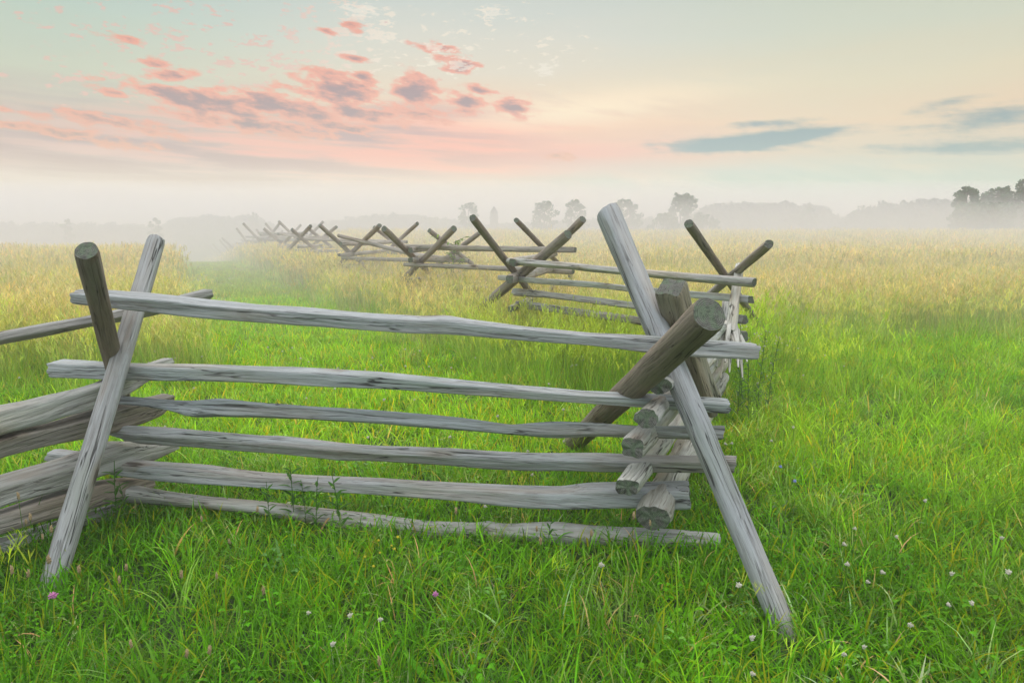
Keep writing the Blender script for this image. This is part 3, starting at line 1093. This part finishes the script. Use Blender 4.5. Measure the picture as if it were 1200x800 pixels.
def tuft_dry(n, rad, l0, l1, w, heads=True):
    B = Blades()
    for _ in range(n):
        a, rr = U(0, 6.283), rad * math.sqrt(U(0, 1))
        L = U(l0, l1)
        c = jit(WHITE, .32)
        if random.random() < .25:
            c = (c[0] * .6, c[1] * .95, c[2] * .6)
        lean, bend = U(.0, .18), U(.05, .55)
        ang = U(0, 6.283)
        tip = B.blade((rr * math.cos(a), rr * math.sin(a), -0.02), ang, L, w, lean, bend, c, segs=4)
        if heads:
            dd = Vector((math.cos(ang) * math.sin(lean + bend), math.sin(ang) * math.sin(lean + bend), math.cos(lean + bend)))
            hc = jit((1.20, 1.13, 1.12), .25)
            for q in range(7):
                t = q / 7
                p0 = tip - dd * (L * .20 * t)
                a2 = U(0, 6.283)
                o = Vector((math.cos(a2), math.sin(a2), U(.8, 1.8))).normalized()
                B.strip([p0, p0 + o * U(.02, .05) * (0.5 + t), p0 + o * U(.04, .075) * (0.5 + t)], [w * 1.0, w * 1.5, 0], Vector((-o.y, o.x, 0.1)).normalized(), hc)
        for _k in range(2):
            B.blade((rr * math.cos(a), rr * math.sin(a), -0.02), U(0, 6.283), L * U(.35, .7), w * 1.4, U(.05, .4), U(.3, 1.4), jit((.8, 1.0, .8), .25), segs=3)
    return B


tuft_col = bpy.data.collections.new('tuft_sources')
srcs = []


def add_src(B):
    o = B.build('tuft_%02d' % len(srcs), M_GRASS, link=False)
    tuft_col.objects.link(o)
    srcs.append(o)
    return len(srcs) - 1


V_NEAR = [add_src(tuft_green(44, .12, .08, .25, .0056)) for _ in range(5)]
V_TALLG = [add_src(tuft_green(30, .11, .16, .38, .0066)) for _ in range(4)]
V_LONG = [add_src(tuft_long(16, .05)) for _ in range(4)]
V_BROAD = [add_src(tuft_broad(20, .12)) for _ in range(3)]
V_SHORT = [add_src(tuft_green(44, .17, .06, .17, .0078)) for _ in range(4)]
V_DRY = [add_src(tuft_dry(13, .15, .42, .74, .0042)) for _ in range(5)]
V_STEM = [add_src(tuft_dry(4, .08, .30, .46, .0028)) for _ in range(3)]
V_DRYFAR = [add_src(tuft_dry(16, .34, .42, .80, .011)) for _ in range(4)]
V_MID = [add_src(tuft_green(60, .26, .12, .34, .011)) for _ in range(4)]

G_DEEP = (0.060, 0.215, 0.001)
G_MID = (0.180, 0.450, 0.002)
G_LIME = (0.335, 0.575, 0.007)
G_BLUE = (0.14, 0.30, 0.055)
G_GOLD = (0.58, 0.505, 0.17)
G_STRAW = (0.70, 0.60, 0.33)
G_OLIVE = (0.42, 0.46, 0.06)


def lerp3(a, b, t):
    return tuple(a[i] + (b[i] - a[i]) * t for i in range(3))


def path_dist(x, y):
    """signed distance from the centre line of the mown track"""
    return (x - (1.75 - 0.50 * y)) / math.sqrt(1.25)


pos, rot, scl, idx, tin = [], [], [], [], []


def put(x, y, var, s, tint, lean=0.12, zs=0.0):
    pos.append((x, y, h(x, y) + zs))
    rot.append((random.gauss(0, lean), random.gauss(0, lean), U(0, 6.283)))
    scl.append(s)
    idx.append(random.choice(var))
    tin.append((*jit(tint, .26), 1))


def fence_dist(x, y):
    best = 99.0
    for k in range(3, 12):
        A, B = J[k], J[k + 1]
        dx, dy = B.x - A.x, B.y - A.y
        t = max(0.0, min(1.0, ((x - A.x) * dx + (y - A.y) * dy) / (dx * dx + dy * dy)))
        best = min(best, math.hypot(x - A.x - dx * t, y - A.y - dy * t))
    return best


FEET = [gpt_(60, 690), gpt_(920, 742)]


def front_dist(x, y):
    dx, dy = J2.x - J1.x, J2.y - J1.y
    t = max(-.12, min(1.12, ((x - J1.x) * dx + (y - J1.y) * dy) / (dx * dx + dy * dy)))
    d = math.hypot(x - J1.x - dx * t, y - J1.y - dy * t)
    for f in FEET:
        d = min(d, max(.05, math.hypot((x - f[0]) * 1.0, (y - f[1] + .22) * .8)))
    return d


def nz(x, y, s, o=0.0):
    return noise.noise(Vector((x * s, y * s, o)))


bands = [(1.0, 2.6, 150), (2.6, 4.2, 125), (4.2, 6.5, 80), (6.5, 10, 62), (10, 15, 42), (15, 24, 22), (24, 40, 9), (40, 62, 4.0), (62, 70, 1.6)]
for (d0, d1, dens) in bands:
    wmax0, wmax1 = 0.84 * d0 + 2.2, 0.84 * d1 + 2.2
    area = (wmax0 + wmax1) * (d1 - d0)
    for _ in range(int(area * dens)):
        y = U(d0, d1)
        wm = 0.84 * y + 2.2
        x = U(-wm, wm)
        pd = path_dist(x, y) + 0.35 * nz(x, y, .5, 2)
        n1 = nz(x, y, .55, 7)
        n2 = nz(x, y, 1.6, 17)
        # how golden the tall grass is here
        gold = sstep(y + 2.5 * nz(x, y, .3, 31) + 1.2 * n2, 7.0, 14.0)
        if x < -1.0:
            gold = sstep(y + 1.6 * nz(x, y, .3, 31) + 1.0 * n2, 5.2, 8.8)
        if x > 2.2:
            gold = sstep(y + 3.0 * nz(x, y, .3, 31) + 1.6 * n2, 7.0, 13.5)
        onpath = 1 - sstep(abs(pd) + U(-.35, .35), 0.95 - 0.006 * y, 2.2)
        if y < 6.0:
            onpath *= sstep(y, 3.7, 5.0)
        fd = fence_dist(x, y)
        if y > (5.9 if x > 1.1 else 5.8):
            gold = max(gold, (.55 if x > 1.1 and y < 8 else 1) * (1 - sstep(fd + .5 * n2, .9, 2.0)))
        gold *= (1 - onpath)
        lush = 1 - sstep(y, 2.6, 4.6)  # lush near greens, deepened further to put the dark foreground into colour
        green = lerp3(G_MID, G_DEEP, max(0, min(1, .72 + .8 * n1)) * lush)
        green = lerp3(green, G_LIME, max(0, min(1, sstep(y, 2.8, 5.5) * (.65 + .5 * n2))))
        if x > 1.2:
            green = lerp3(green, G_LIME, max(0.0, min(.6, .25 + .5 * n1)))
        v_ = random.random()
        if v_ < .06:
            green = lerp3(green, G_BLUE, .5)
        elif v_ < .14:
            green = lerp3(green, G_STRAW, U(.15, .45))
        elif v_ < .30:
            green = lerp3(green, G_DEEP, U(.2, .6))
        under_fence = 0
        if y < 15:
            u = random.random()
            if y < 9 and random.random() < .014:
                put(x, y, V_STEM, U(.7, 1.1), lerp3(G_OLIVE, G_LIME, U(0, .8)))
            if random.random() < gold * max(.25, min(.92, .70 + .7 * n1)):
                put(x, y, V_DRY, U(.8, 1.2), lerp3(lerp3(lerp3(G_LIME, G_OLIVE, .5), G_GOLD, max(0, min(1, .45 + .9 * n2 + .35 * gold)) * sstep(y, *((4.2, 8.5) if x < -1 else (6.0, 11.5)))), G_STRAW, U(0, .6) * sstep(y, 6, 12)))
                if random.random() < .5:
                    put(x, y, V_TALLG, U(.8, 1.2), lerp3(G_LIME, G_OLIVE, U(0, 1)))
            elif onpath > .5 or front_dist(x, y) < .42 + .15 * n2:
                if y > 4:
                    green = lerp3(green, G_LIME, .45)
                put(x, y, V_SHORT, U(.8, 1.25), green)
                if u < .12:
                    put(x, y, V_BROAD, U(.7, 1.1), lerp3(green, G_MID, .6))
            else:
                tall = max(0.0, .3 + .9 * n1)
                if u < .07:
                    put(x, y, V_LONG, U(.7, 1.15), lerp3(green, G_LIME, .3))
                elif u < .16:
                    put(x, y, V_BROAD, U(.8, 1.4), lerp3(green, G_MID, .5))
                elif u < .26 + .35 * tall + (.15 if y > 5 else 0):
                    put(x, y, V_TALLG, U(.65, 1.05), green)
                else:
                    put(x, y, V_NEAR, U(.75, 1.25), green)
        else:
            far = sstep(y, 15, 45)
            if onpath > .5:
                put(x, y, V_MID, U(.4, .75), tuple(.86 * c for c in lerp3(G_LIME, G_OLIVE, U(.2, .6))))
            else:
                if random.random() < max(.35, min(.9, .66 + .7 * n1)):
                    put(x, y, V_DRYFAR if y > 18 else V_DRY, U(.85, 1.25), lerp3(lerp3(G_OLIVE, G_GOLD, max(0, min(1, .55 + .8 * n2 + .5 * n1))), G_STRAW, U(0, .6)))
                else:
                    put(x, y, V_MID, U(.9, 1.4), lerp3(G_OLIVE, G_LIME, U(0, .8)))

# tall tufts round the foot of the dark stake by the splintered rail
for _ in range(46):
    q_ = P(884, 385, 8.0)
    put(q_.x + random.gauss(0, .38), q_.y - .45 + random.gauss(0, .40), random.choice((V_TALLG, V_DRY)), U(1.0, 1.35), lerp3(G_LIME, G_OLIVE, U(0, .9)))
print('tufts', len(pos))


def build_grass(name):
    me = bpy.data.meshes.new(name)
    n = len(pos)
    me.vertices.add(n)
    me.vertices.foreach_set('co', np.array(pos, np.float32).ravel())
    a = me.attributes.new('rot', 'FLOAT_VECTOR', 'POINT')
    a.data.foreach_set('vector', np.array(rot, np.float32).ravel())
    a = me.attributes.new('scl', 'FLOAT', 'POINT')
    a.data.foreach_set('value', np.array(scl, np.float32))
    a = me.attributes.new('idx', 'INT', 'POINT')
    a.data.foreach_set('value', np.array(idx, np.int32))
    a = me.attributes.new('tint', 'FLOAT_COLOR', 'POINT')
    a.data.foreach_set('color', np.array(tin, np.float32).ravel())
    me.update()
    o = bpy.data.objects.new(name, me)
    COL.objects.link(o)
    ng = bpy.data.node_groups.new('scatter_tufts', 'GeometryNodeTree')
    ng.interface.new_socket('Geometry', in_out='INPUT', socket_type='NodeSocketGeometry')
    ng.interface.new_socket('Geometry', in_out='OUTPUT', socket_type='NodeSocketGeometry')
    N, Lk = ng.nodes.new, ng.links.new
    gi, go = N('NodeGroupInput'), N('NodeGroupOutput')
    ci = N('GeometryNodeCollectionInfo')
    ci.inputs[0].default_value = tuft_col
    ci.inputs[1].default_value = True
    ci.inputs[2].default_value = True
    ip = N('GeometryNodeInstanceOnPoints')
    ip.inputs['Pick Instance'].default_value = True

    def attr(nm, typ):
        k = N('GeometryNodeInputNamedAttribute')
        k.data_type = typ
        k.inputs[0].default_value = nm
        return k.outputs[0]
    Lk(gi.outputs[0], ip.inputs['Points'])
    Lk(ci.outputs[0], ip.inputs['Instance'])
    Lk(attr('idx', 'INT'), ip.inputs['Instance Index'])
    er = N('FunctionNodeEulerToRotation')
    Lk(attr('rot', 'FLOAT_VECTOR'), er.inputs[0])
    Lk(er.outputs[0], ip.inputs['Rotation'])
    Lk(attr('scl', 'FLOAT'), ip.inputs['Scale'])
    Lk(ip.outputs[0], go.inputs[0])
    md = o.modifiers.new('scatter', 'NODES')
    md.node_group = ng
    tag(o, 'lush green and dry golden meadow grass covering the field', 'grass', kind='stuff')
    return o


build_grass('grass')


# ------------------------------------------------------------------ trees in the mist
def tube(B, p0, p1, r0, r1, col, n=6):
    d = (p1 - p0).normalized()
    s = d.orthogonal().normalized()
    t = d.cross(s)
    b0 = len(B.v)
    for p, r in ((p0, r0), (p1, r1)):
        for k in range(n):
            a = 2 * math.pi * k / n
            B.v.append(tuple(p + (s * math.cos(a) + t * math.sin(a)) * r))
            B.c.append(col)
    for k in range(n):
        B.f.append((b0 + k, b0 + (k + 1) % n, b0 + n + (k + 1) % n, b0 + n + k))


M_BARK = plain_material('bark', (0.09, 0.075, 0.06))
BARK = (1, 1, 1)


def crown_leaves(B, c, rad, n, size, flat=.8):
    for _ in range(n):
        d = Vector((random.gauss(0, 1), random.gauss(0, 1), random.gauss(0, 1))).normalized()
        p = c + Vector((d.x * rad, d.y * rad, d.z * rad * flat)) * (U(.35, 1.0) ** .6)
        o = Vector((U(-1, 1), U(-1, 1), U(-1, 1))).normalized()
        s = o.orthogonal().normalized()
        t = o.cross(s)
        z = size * U(.6, 1.3)
        b0 = len(B.v)
        B.v += [tuple(p - s * z), tuple(p + t * z * .6), tuple(p + s * z), tuple(p - t * z * .6)]
        B.c += [jit(WHITE, .3)] * 4
        B.f.append((b0, b0 + 1, b0 + 2, b0 + 3))


def tree(px, ytop, ybase, D, wpx, label, lumps=9, trunk_show=.25, seed=0, leaf=.20, n=230, color=(.04, .12, .04), group='trees in the mist', name='tree', open_=1.0):
    random.seed(seed)
    base_p = P(px, ybase, D)
    gz = h(base_p.x, base_p.y) - .2
    top = P(px, ytop, D).z
    H = top - gz
    Wd = wpx / 800 * D / 2
    root = empty(name, (base_p.x, base_p.y, gz))
    tag(root, label, 'tree', group)
    T, Cn = Blades(), Blades()
    fork = H * max(.12, trunk_show)
    tr = max(.07, H * .035)
    tube(T, Vector((0, 0, 0)), Vector((0, 0, fork)), tr, tr * .8, BARK, 8)
    cz0 = H * (trunk_show + .05)
    lumps = int(lumps * 2.2)
    ch = (H - cz0) / 2
    for k in range(lumps):
        t = (k + .5) / lumps
        zz = -0.85 + 1.8 * t                       # -0.85 .. 0.95 down to up
        prof = math.sqrt(max(.06, 1 - zz * zz)) if zz > 0 else (0.75 + .25 * (1 + zz))
        a = k * 2.4 + U(-.5, .5)
        rad = Wd * U(.22, .36)
        rr = (Wd * prof - rad * .6) * math.sqrt(U(.25, 1.0)) * open_
        c = Vector((rr * math.cos(a), rr * math.sin(a), min(cz0 + ch + zz * ch, H - rad * .7)))
        tube(T, Vector((0, 0, fork * U(.85, 1))), c, tr * .45, tr * .10, BARK, 5)
        crown_leaves(Cn, c, rad, n // 2, leaf * max(.5, Wd / 2.6))
        for _q in range(3):
            d = Vector((random.gauss(0, 1), random.gauss(0, 1), random.gauss(0, .7))).normalized()
            crown_leaves(Cn, c + d * rad * U(.8, 1.2), rad * U(.3, .5), n // 9, leaf * max(.5, Wd / 2.6))
    T.build('trunk', M_BARK, root)
    cr = Cn.build('crown', M_LEAF, root)
    cr.color = (*color, 1)
    return root


tree(550, 238, 262, 58.9, 26, 'small lone tree with a bare stem and umbrella crown left of the pointed tower', 7, .42, 401, n=110)
tree(637, 236, 268, 56.3, 34, 'rounded misty tree left of a close pair, just right of the pointed tower', 9, .2, 402, n=150)
tree(673, 235, 268, 57.6, 36, 'rounded misty tree directly left of the tall front stake', 9, .2, 403, n=150)
tree(731, 234, 270, 58.9, 44, 'rounded misty tree just right of the tall front stake top', 10, .12, 404, n=180)
tree(801, 227, 270, 57.6, 46, 'tallest knobbly misty tree in the middle of the far tree line', 11, .10, 405, n=220)
tree(778, 250, 272, 53.8, 40, 'low spreading bush-like tree at the foot of the tallest middle tree', 8, .06, 406, n=160)
tree(825, 252, 272, 55, 44, 'low bushy tree right of the tallest middle tree', 8, .06, 407, n=160)
tree(1130, 219, 273, 51, 40, 'dark knobbly tree at the left of the big clump on the right', 12, .08, 408, n=300)
tree(1166, 220, 273, 53, 46, 'dark spreading tree in the middle of the big clump on the right', 12, .08, 409, n=300)
tree(1150, 238, 273, 49, 74, 'broad low tree filling the front of the big clump on the right', 12, .04, 410, n=300)
tree(1206, 208, 273, 51, 46, 'dark tree cut by the right edge of the frame', 12, .1, 411, n=300)
tree(1190, 240, 273, 51, 50, 'lower bushy tree beneath the tree at the right edge', 10, .05, 412, n=240)
tree(945, 243, 272, 64, 30, 'very faint narrow tree between the low wooded hills', 8, .12, 413, n=110)
tree(80, 256, 276, 55, 18, 'small faint tree far left above the golden grass', 7, .12, 414, n=90)
tree(184, 255, 280, 53.8, 20, 'small faint tree directly above the tall left stake', 7, .12, 415, n=100)
tree(298, 251, 274, 61.4, 24, 'faint pointed tree at the right end of the left tree line', 8, .1, 416, n=110)
random.seed(99)


# wooded ridges --------------------------------------------------------
def ridge(pts, D, name_h, name_w, thick=7.0, dens=1.0, seed=0):
    """low hill with a canopy of trees; pts are (px, crest y)"""
    random.seed(seed)
    xs = np.linspace(pts[0][0], pts[-1][0], 60)
    ys = np.interp(xs, [p[0] for p in pts], [p[1] for p in pts])
    verts, faces = [], []
    prof = [(-1.0, -1.2), (-.55, .35), (-.2, .72), (0, .80), (.4, .6), (1.0, -1.2)]
    B = Blades()
    for i, (x, y) in enumerate(zip(xs, ys)):
        crest = P(x, y, D)
        for (s, k) in prof:
            z = k * crest.z if k > 0 else -2.6
            verts.append((crest.x * (D + s * thick) / D, D + s * thick, z))
        if i:
            for q in range(len(prof) - 1):
                a, b_ = (i - 1) * len(prof) + q, i * len(prof) + q
                faces.append((a, b_, b_ + 1, a + 1))
    hl = mesh_obj(name_h, verts, faces, M_HILL)
    tag(hl, kind='structure')
    n = int(len(xs) * 9 * dens)
    for _ in range(n):
        f = U(0, 1)
        x = pts[0][0] + f * (pts[-1][0] - pts[0][0])
        y = float(np.interp(x, [p[0] for p in pts], [p[1] for p in pts]))
        s = U(-.75, .15)
        crest = P(x, y, D)
        kz = float(np.interp(s, [p[0] for p in prof], [p[1] for p in prof]))
        rad = U(.6, 1.25) * D / 150
        z = max(-1, kz * crest.z) + .1 * crest.z + U(-.3, .3)
        if s > -.25:
            z = min(z, crest.z - rad * .5) + U(-.2, .35)
        crown_leaves(B, Vector((crest.x * (D + s * thick) / D, D + s * thick, z)), rad, 46, .34 * D / 150)
    w = B.build(name_w, M_LEAF)
    w.color = (.035, .10, .055, 1)
    tag(w, 'far wooded ridge fading into the mist', 'woods', kind='stuff')


M_HILL = plain_material('wooded_slope', (0.05, 0.065, 0.035), nscale=.3)
ridge([(985, 262), (1010, 246), (1040, 240), (1080, 236), (1120, 236), (1160, 232), (1200, 229), (1260, 226), (1400, 224)], 66, 'hill', 'woods', dens=2.2, seed=501)
ridge([(800, 262), (826, 244), (850, 241), (900, 239), (945, 241), (965, 246), (990, 262)], 70, 'hill', 'woods', dens=1.3, seed=502)
ridge([(185, 274), (205, 260), (240, 257), (270, 259), (290, 256), (310, 259), (330, 274)], 68, 'hill', 'woods', dens=.9, seed=503)
ridge([(360, 268), (400, 260), (440, 254), (480, 254), (510, 257), (540, 262), (580, 266), (660, 262), (760, 258), (800, 260), (830, 266)], 72, 'hill', 'woods', dens=1.6, seed=504)
ridge([(-260, 268), (-100, 266), (0, 265), (60, 266), (130, 265), (190, 270)], 66, 'hill', 'woods', dens=1.4, seed=505)
ridge([(1380, 226), (1500, 228), (1700, 236)], 66, 'hill', 'woods', dens=1.0, seed=506)
random.seed(77)


# a pointed tower in the far mist ----------------------------------------
def tower():
    D = 64
    b_ = P(579, 266, D)
    e = empty('church_tower', (b_.x, b_.y, -2.5))
    tag(e, 'faint pointed church tower rising from the far mist beside the lone umbrella tree', 'church tower')
    m = plain_material('tower_stone', (.30, .28, .26), nscale=2)
    m2 = plain_material('tower_slate', (.10, .10, .11), nscale=2)
    zt = P(579, 256, D).z + 2.5
    zs = P(579, 242, D).z + 2.5
    w = .40

    def prism(name, n, r0, r1, z0, z1, mt, rotz=math.pi / 4):
        v = [(r0 * math.cos(rotz + 2 * math.pi * k / n), r0 * math.sin(rotz + 2 * math.pi * k / n), z0) for k in range(n)]
        v += [(r1 * math.cos(rotz + 2 * math.pi * k / n), r1 * math.sin(rotz + 2 * math.pi * k / n), z1) for k in range(n)]
        f = [(k, (k + 1) % n, n + (k + 1) % n, n + k) for k in range(n)] + [tuple(range(n, 2 * n)), tuple(range(n))[::-1]]
        return mesh_obj(name, v, f, mt, e, smooth=False)
    prism('shaft', 4, w * 1.35, w * 1.25, 0, zt, m)
    prism('cornice', 4, w * 1.5, w * 1.5, zt + .003, zt + .11, m)
    prism('belfry', 8, w * .9, w * .85, zt + .113, zt + .5, m, 0)
    prism('spire', 8, w * .95, .06, zt + .503, zs, m2, 0)


tower()

# ------------------------------------------------------------------ flowers and weeds
M_PETAL = plain_material('clover_petal', (.74, .68, .52), nscale=140, var=.5)
M_PINK = plain_material('pink_petal', (.62, .22, .42), nscale=200)
M_BLUEP = plain_material('blue_petal', (.30, .34, .75), nscale=200)
M_YEL = plain_material('yellow_petal', (.85, .70, .05), nscale=200)
M_SEED = plain_material('seed_head', (.46, .33, .17), nscale=200)


def ball_head(name, r, mat, parent, z, n=30, long=1.0, pet=.30):
    """head of many small petals"""
    v, f = [], []
    for k in range(n):
        t = (k + .5) / n
        ph = math.acos(1 - 1.75 * t)
        a = k * 2.39996
        d = Vector((math.sin(ph) * math.cos(a), math.sin(ph) * math.sin(a), math.cos(ph)))
        s = d.orthogonal().normalized()
        u = d.cross(s)
        b0 = len(v)
        rk = r * random.uniform(.62, 1.15)
        c0 = d * r * .25
        tip = d * rk + Vector((random.uniform(-.2, .2), random.uniform(-.2, .2), random.uniform(-.25, .1))) * r
        for q in (c0, tip):
            w = r * pet * (.6 if q is c0 else 1)
            for (i, j) in ((-1, -1), (1, -1), (1, 1), (-1, 1)):
                p = q + s * w * .5 * i + u * w * .5 * j
                v.append((p.x, p.y, p.z * long + z))
        f += [(b0, b0 + 1, b0 + 5, b0 + 4), (b0 + 1, b0 + 2, b0 + 6, b0 + 5), (b0 + 2, b0 + 3, b0 + 7, b0 + 6), (b0 + 3, b0, b0 + 4, b0 + 7), (b0 + 4, b0 + 5, b0 + 6, b0 + 7)]
    return mesh_obj(name, v, f, mat, parent)


def stem_blade(root, height, col, parent, name='stem', w=.0025, leaves=0, leaf_len=.05, leaf_w=.014, bend=.15):
    B = Blades()
    p, pts = Vector((0, 0, 0)), []
    for i in range(7):
        t = i / 6
        pts.append(Vector((bend * height * t * t, 0, height * t)))
    for a, b_ in zip(pts, pts[1:]):
        tube(B, a, b_, w / 2, w / 2 * .85, col, 5)
    for k in range(leaves):
        t = .12 + .8 * k / max(1, leaves)
        i = min(5, int(t * 6))
        q = pts[i].lerp(pts[i + 1], t * 6 - i)
        a = k * 2.4
        B.leaf(q, Vector((math.cos(a), math.sin(a), .7)), leaf_len * U(.7, 1.2) * (1.1 - .5 * t), leaf_w, jit(col, .15))
    o = B.build(name, M_LEAF, parent)
    o.color = (1, 1, 1, 1)
    return o, pts[-1]


STEMC = (.12, .24, .03)


def flower(name, height, head_r, mat, label, cat, group, long=1.0, leaves=0, bend=.1):
    e = empty(name)
    tag(e, label, cat, group)
    o, tip = stem_blade(None, height, STEMC, e, leaves=leaves, bend=bend)
    hd = ball_head('flower_head', head_r, mat, e, 0, long=long)
    hd.location = tip
    return e


def scatter(proto, spots, s0=.85, s1=1.2):
    for i, (x, y) in enumerate(spots):
        o = proto if i == 0 else copy_tree(proto)
        o.location = (x, y, h(x, y))
        o.rotation_euler = (U(-.1, .1), U(-.1, .1), U(0, 6.28))
        k = U(s0, s1)
        o.scale = (k, k, k)


def gpt(px, py, z=0.0):
    d = ray(px, py)
    t = (z - CAM_H) / d.z
    q = d * t
    return (q.x, q.y)


clover = flower('clover_flower', .24, .0095, M_PETAL, 'small white clover head on a thin stem in the green grass', 'clover flower', 'white clover heads in the grass')
cl = [gpt(px, py, .2) for (px, py) in [(987, 654), (1016, 687), (1042, 686), (1056, 750), (1103, 688), (1003, 760), (883, 792), (866, 720), (1002, 632), (1122, 722), (1145, 726), (990, 680), (864, 770),
                                      (982, 773), (412, 730), (446, 728), (697, 683), (565, 597), (620, 566), (384, 762), (360, 716), (1164, 640), (1180, 700), (1080, 600), (1046, 640)]]
cl += [(U(-.75, .5) * y, y) for y in [U(3.9, 7.5) for _ in range(85)]]
cl = [(x, y) for (x, y) in cl]
scatter(clover, cl)
pink = flower('red_clover_flower', .24, .012, M_PINK, 'pink clover head in the grass at the bottom left corner', 'clover flower', 'pink clover heads', leaves=3)
scatter(pink, [gpt(57, 708, .25), gpt(14, 794, .25), gpt(513, 700, .2)])
plant = flower('plantain_stalk', .34, .0062, M_SEED, 'thin stalk with a brown seed head standing in the grass', 'plantain stalk', 'brown seed heads in the grass', long=2.6)
scatter(plant, [gpt(px, py, .3) for (px, py) in [(26, 602), (18, 612), (31, 622), (45, 628), (38, 648), (46, 690), (73, 687), (30, 687), (17, 690), (156, 665), (236, 612), (268, 628), (248, 680), (320, 700),
                                                (138, 695), (200, 690), (250, 775), (222, 770), (166, 766), (735, 624), (738, 636), (770, 615), (545, 618), (632, 622), (450, 785), (305, 605), (640, 645), (686, 640)]])

chic = empty('chicory_plant')
tag(chic, 'tall branching wiry weed with tiny blue flowers right of the long right stake', 'wildflower')
gx, gy = gpt(905, 680, 0)
chic.location = (gx, gy, h(gx, gy))
Bc = Blades()
CC = (.14, .22, .06)


def twig(p0, d, L, r, depth):
    p = p0.copy()
    dd = d.copy()
    for i in range(4):
        dd = (dd + Vector((U(-.16, .16), U(-.16, .16), .05))).normalized()
        q = p + dd * (L / 4)
        tube(Bc, p, q, r, r * .85, CC, 5)
        r *= .85
        if depth and i in (1, 2, 3):
            a = U(0, 6.28)
            twig(q, (dd * .9 + Vector((math.cos(a), math.sin(a), 0)) * .7).normalized(), L * U(.3, .55), r * .7, depth - 1)
        if random.random() < .4:
            a = U(0, 6.28)
            Bc.leaf(q, Vector((math.cos(a), math.sin(a), .5)), U(.015, .035), .008, CC)
        p = q
    tips.append(p)


tips = []
for k in range(3):
    a = -.4 + k * .8
    twig(Vector((U(-.05, .05), U(-.05, .05), 0)), Vector((.35 * math.sin(a * 1.4), U(-.1, .2), 1)).normalized(), U(.30, .42), .0022, 1)
st = Bc.build('stem', M_LEAF, chic)
st.color = (1, 1, 1, 1)
tips.sort(key=lambda q: -q.z)
for q in tips[:2]:
    f_ = ball_head('flower_head', .008, M_BLUEP, chic, 0, n=18)
    f_.location = q

# leafy weeds along the foot of the front panel
wd = empty('leafy_weed')
tag(wd, 'upright leafy weed growing at the foot of the front rails', 'weed', 'leafy weeds along the front rails')
stem_blade(None, .34, (.075, .19, .022), wd, w=.004, leaves=16, leaf_len=.075, leaf_w=.018, bend=.12)
spots = [gpt(px, py, .0) for (px, py) in [(140, 626), (152, 620), (345, 618), (358, 622), (372, 628), (318, 625), (400, 634), (640, 655)]]
scatter(wd, spots, .7, 1.15)

# white-flowered weeds by the splintered rail
wf = empty('flowering_weed')
tag(wf, 'tall weed with tiny white flowers beside the splintered rail', 'weed', 'white-flowered weeds by the splintered rail')
o_, tip_ = stem_blade(None, .8, (.10, .20, .035), wf, w=.006, leaves=22, leaf_len=.10, leaf_w=.02, bend=.1)
for k in range(9):
    f_ = ball_head('flower_head', .008, M_PETAL, wf, 0, n=12)
    a = k * 2.4
    f_.location = tip_ + Vector((math.cos(a) * .06 * math.sqrt(k), math.sin(a) * .06 * math.sqrt(k), -.012 * k))
spots = [P(px, 400, D) for (px, D) in [(868, 5.3), (876, 5.6), (884, 5.2), (872, 5.9), (892, 5.8), (905, 5.6)]]
scatter(wf, [(p.x, p.y) for p in spots], .7, 1.05)

# yellow flowers in front of the lowest rail
yl = flower('buttercup', .16, .006, M_YEL, 'tiny yellow flower in front of the lowest front rail', 'buttercup', 'yellow flowers below the front rails')
scatter(yl, [gpt(px, py, .16) for (px, py) in [(446, 632), (452, 640), (459, 645), (466, 634), (441, 660), (430, 646), (456, 633)]])

# sapling beside the misty crossing
sp = empty('sapling')
tag(sp, 'small pale green sapling growing at a misty stake crossing', 'sapling')
q = P(530, 300, 15.2)
sp.location = (q.x, q.y, h(q.x, q.y))
Bt, Bl = Blades(), Blades()
tube(Bt, Vector((0, 0, 0)), Vector((.05, 0, 1.15)), .015, .006, BARK)
for k in range(14):
    a = k * 2.4
    z = .55 + .75 * k / 14
    d = Vector((math.cos(a), math.sin(a), .45)).normalized()
    L = U(.25, .6)
    tube(Bt, Vector((.03, 0, z)), Vector((.03, 0, z)) + d * L, .007, .003, BARK, 4)
    for j in range(9):
        Bl.leaf(Vector((.03, 0, z)) + d * L * (j + 1) / 9, Vector((d.x + U(-.9, .9), d.y + U(-.9, .9), U(-.3, .5))), U(.09, .15), .055, jit(WHITE, .2))
Bt.build('trunk', M_BARK, sp)
lf = Bl.build('foliage', M_LEAF, sp)
lf.color = (.20, .30, .05, 1)
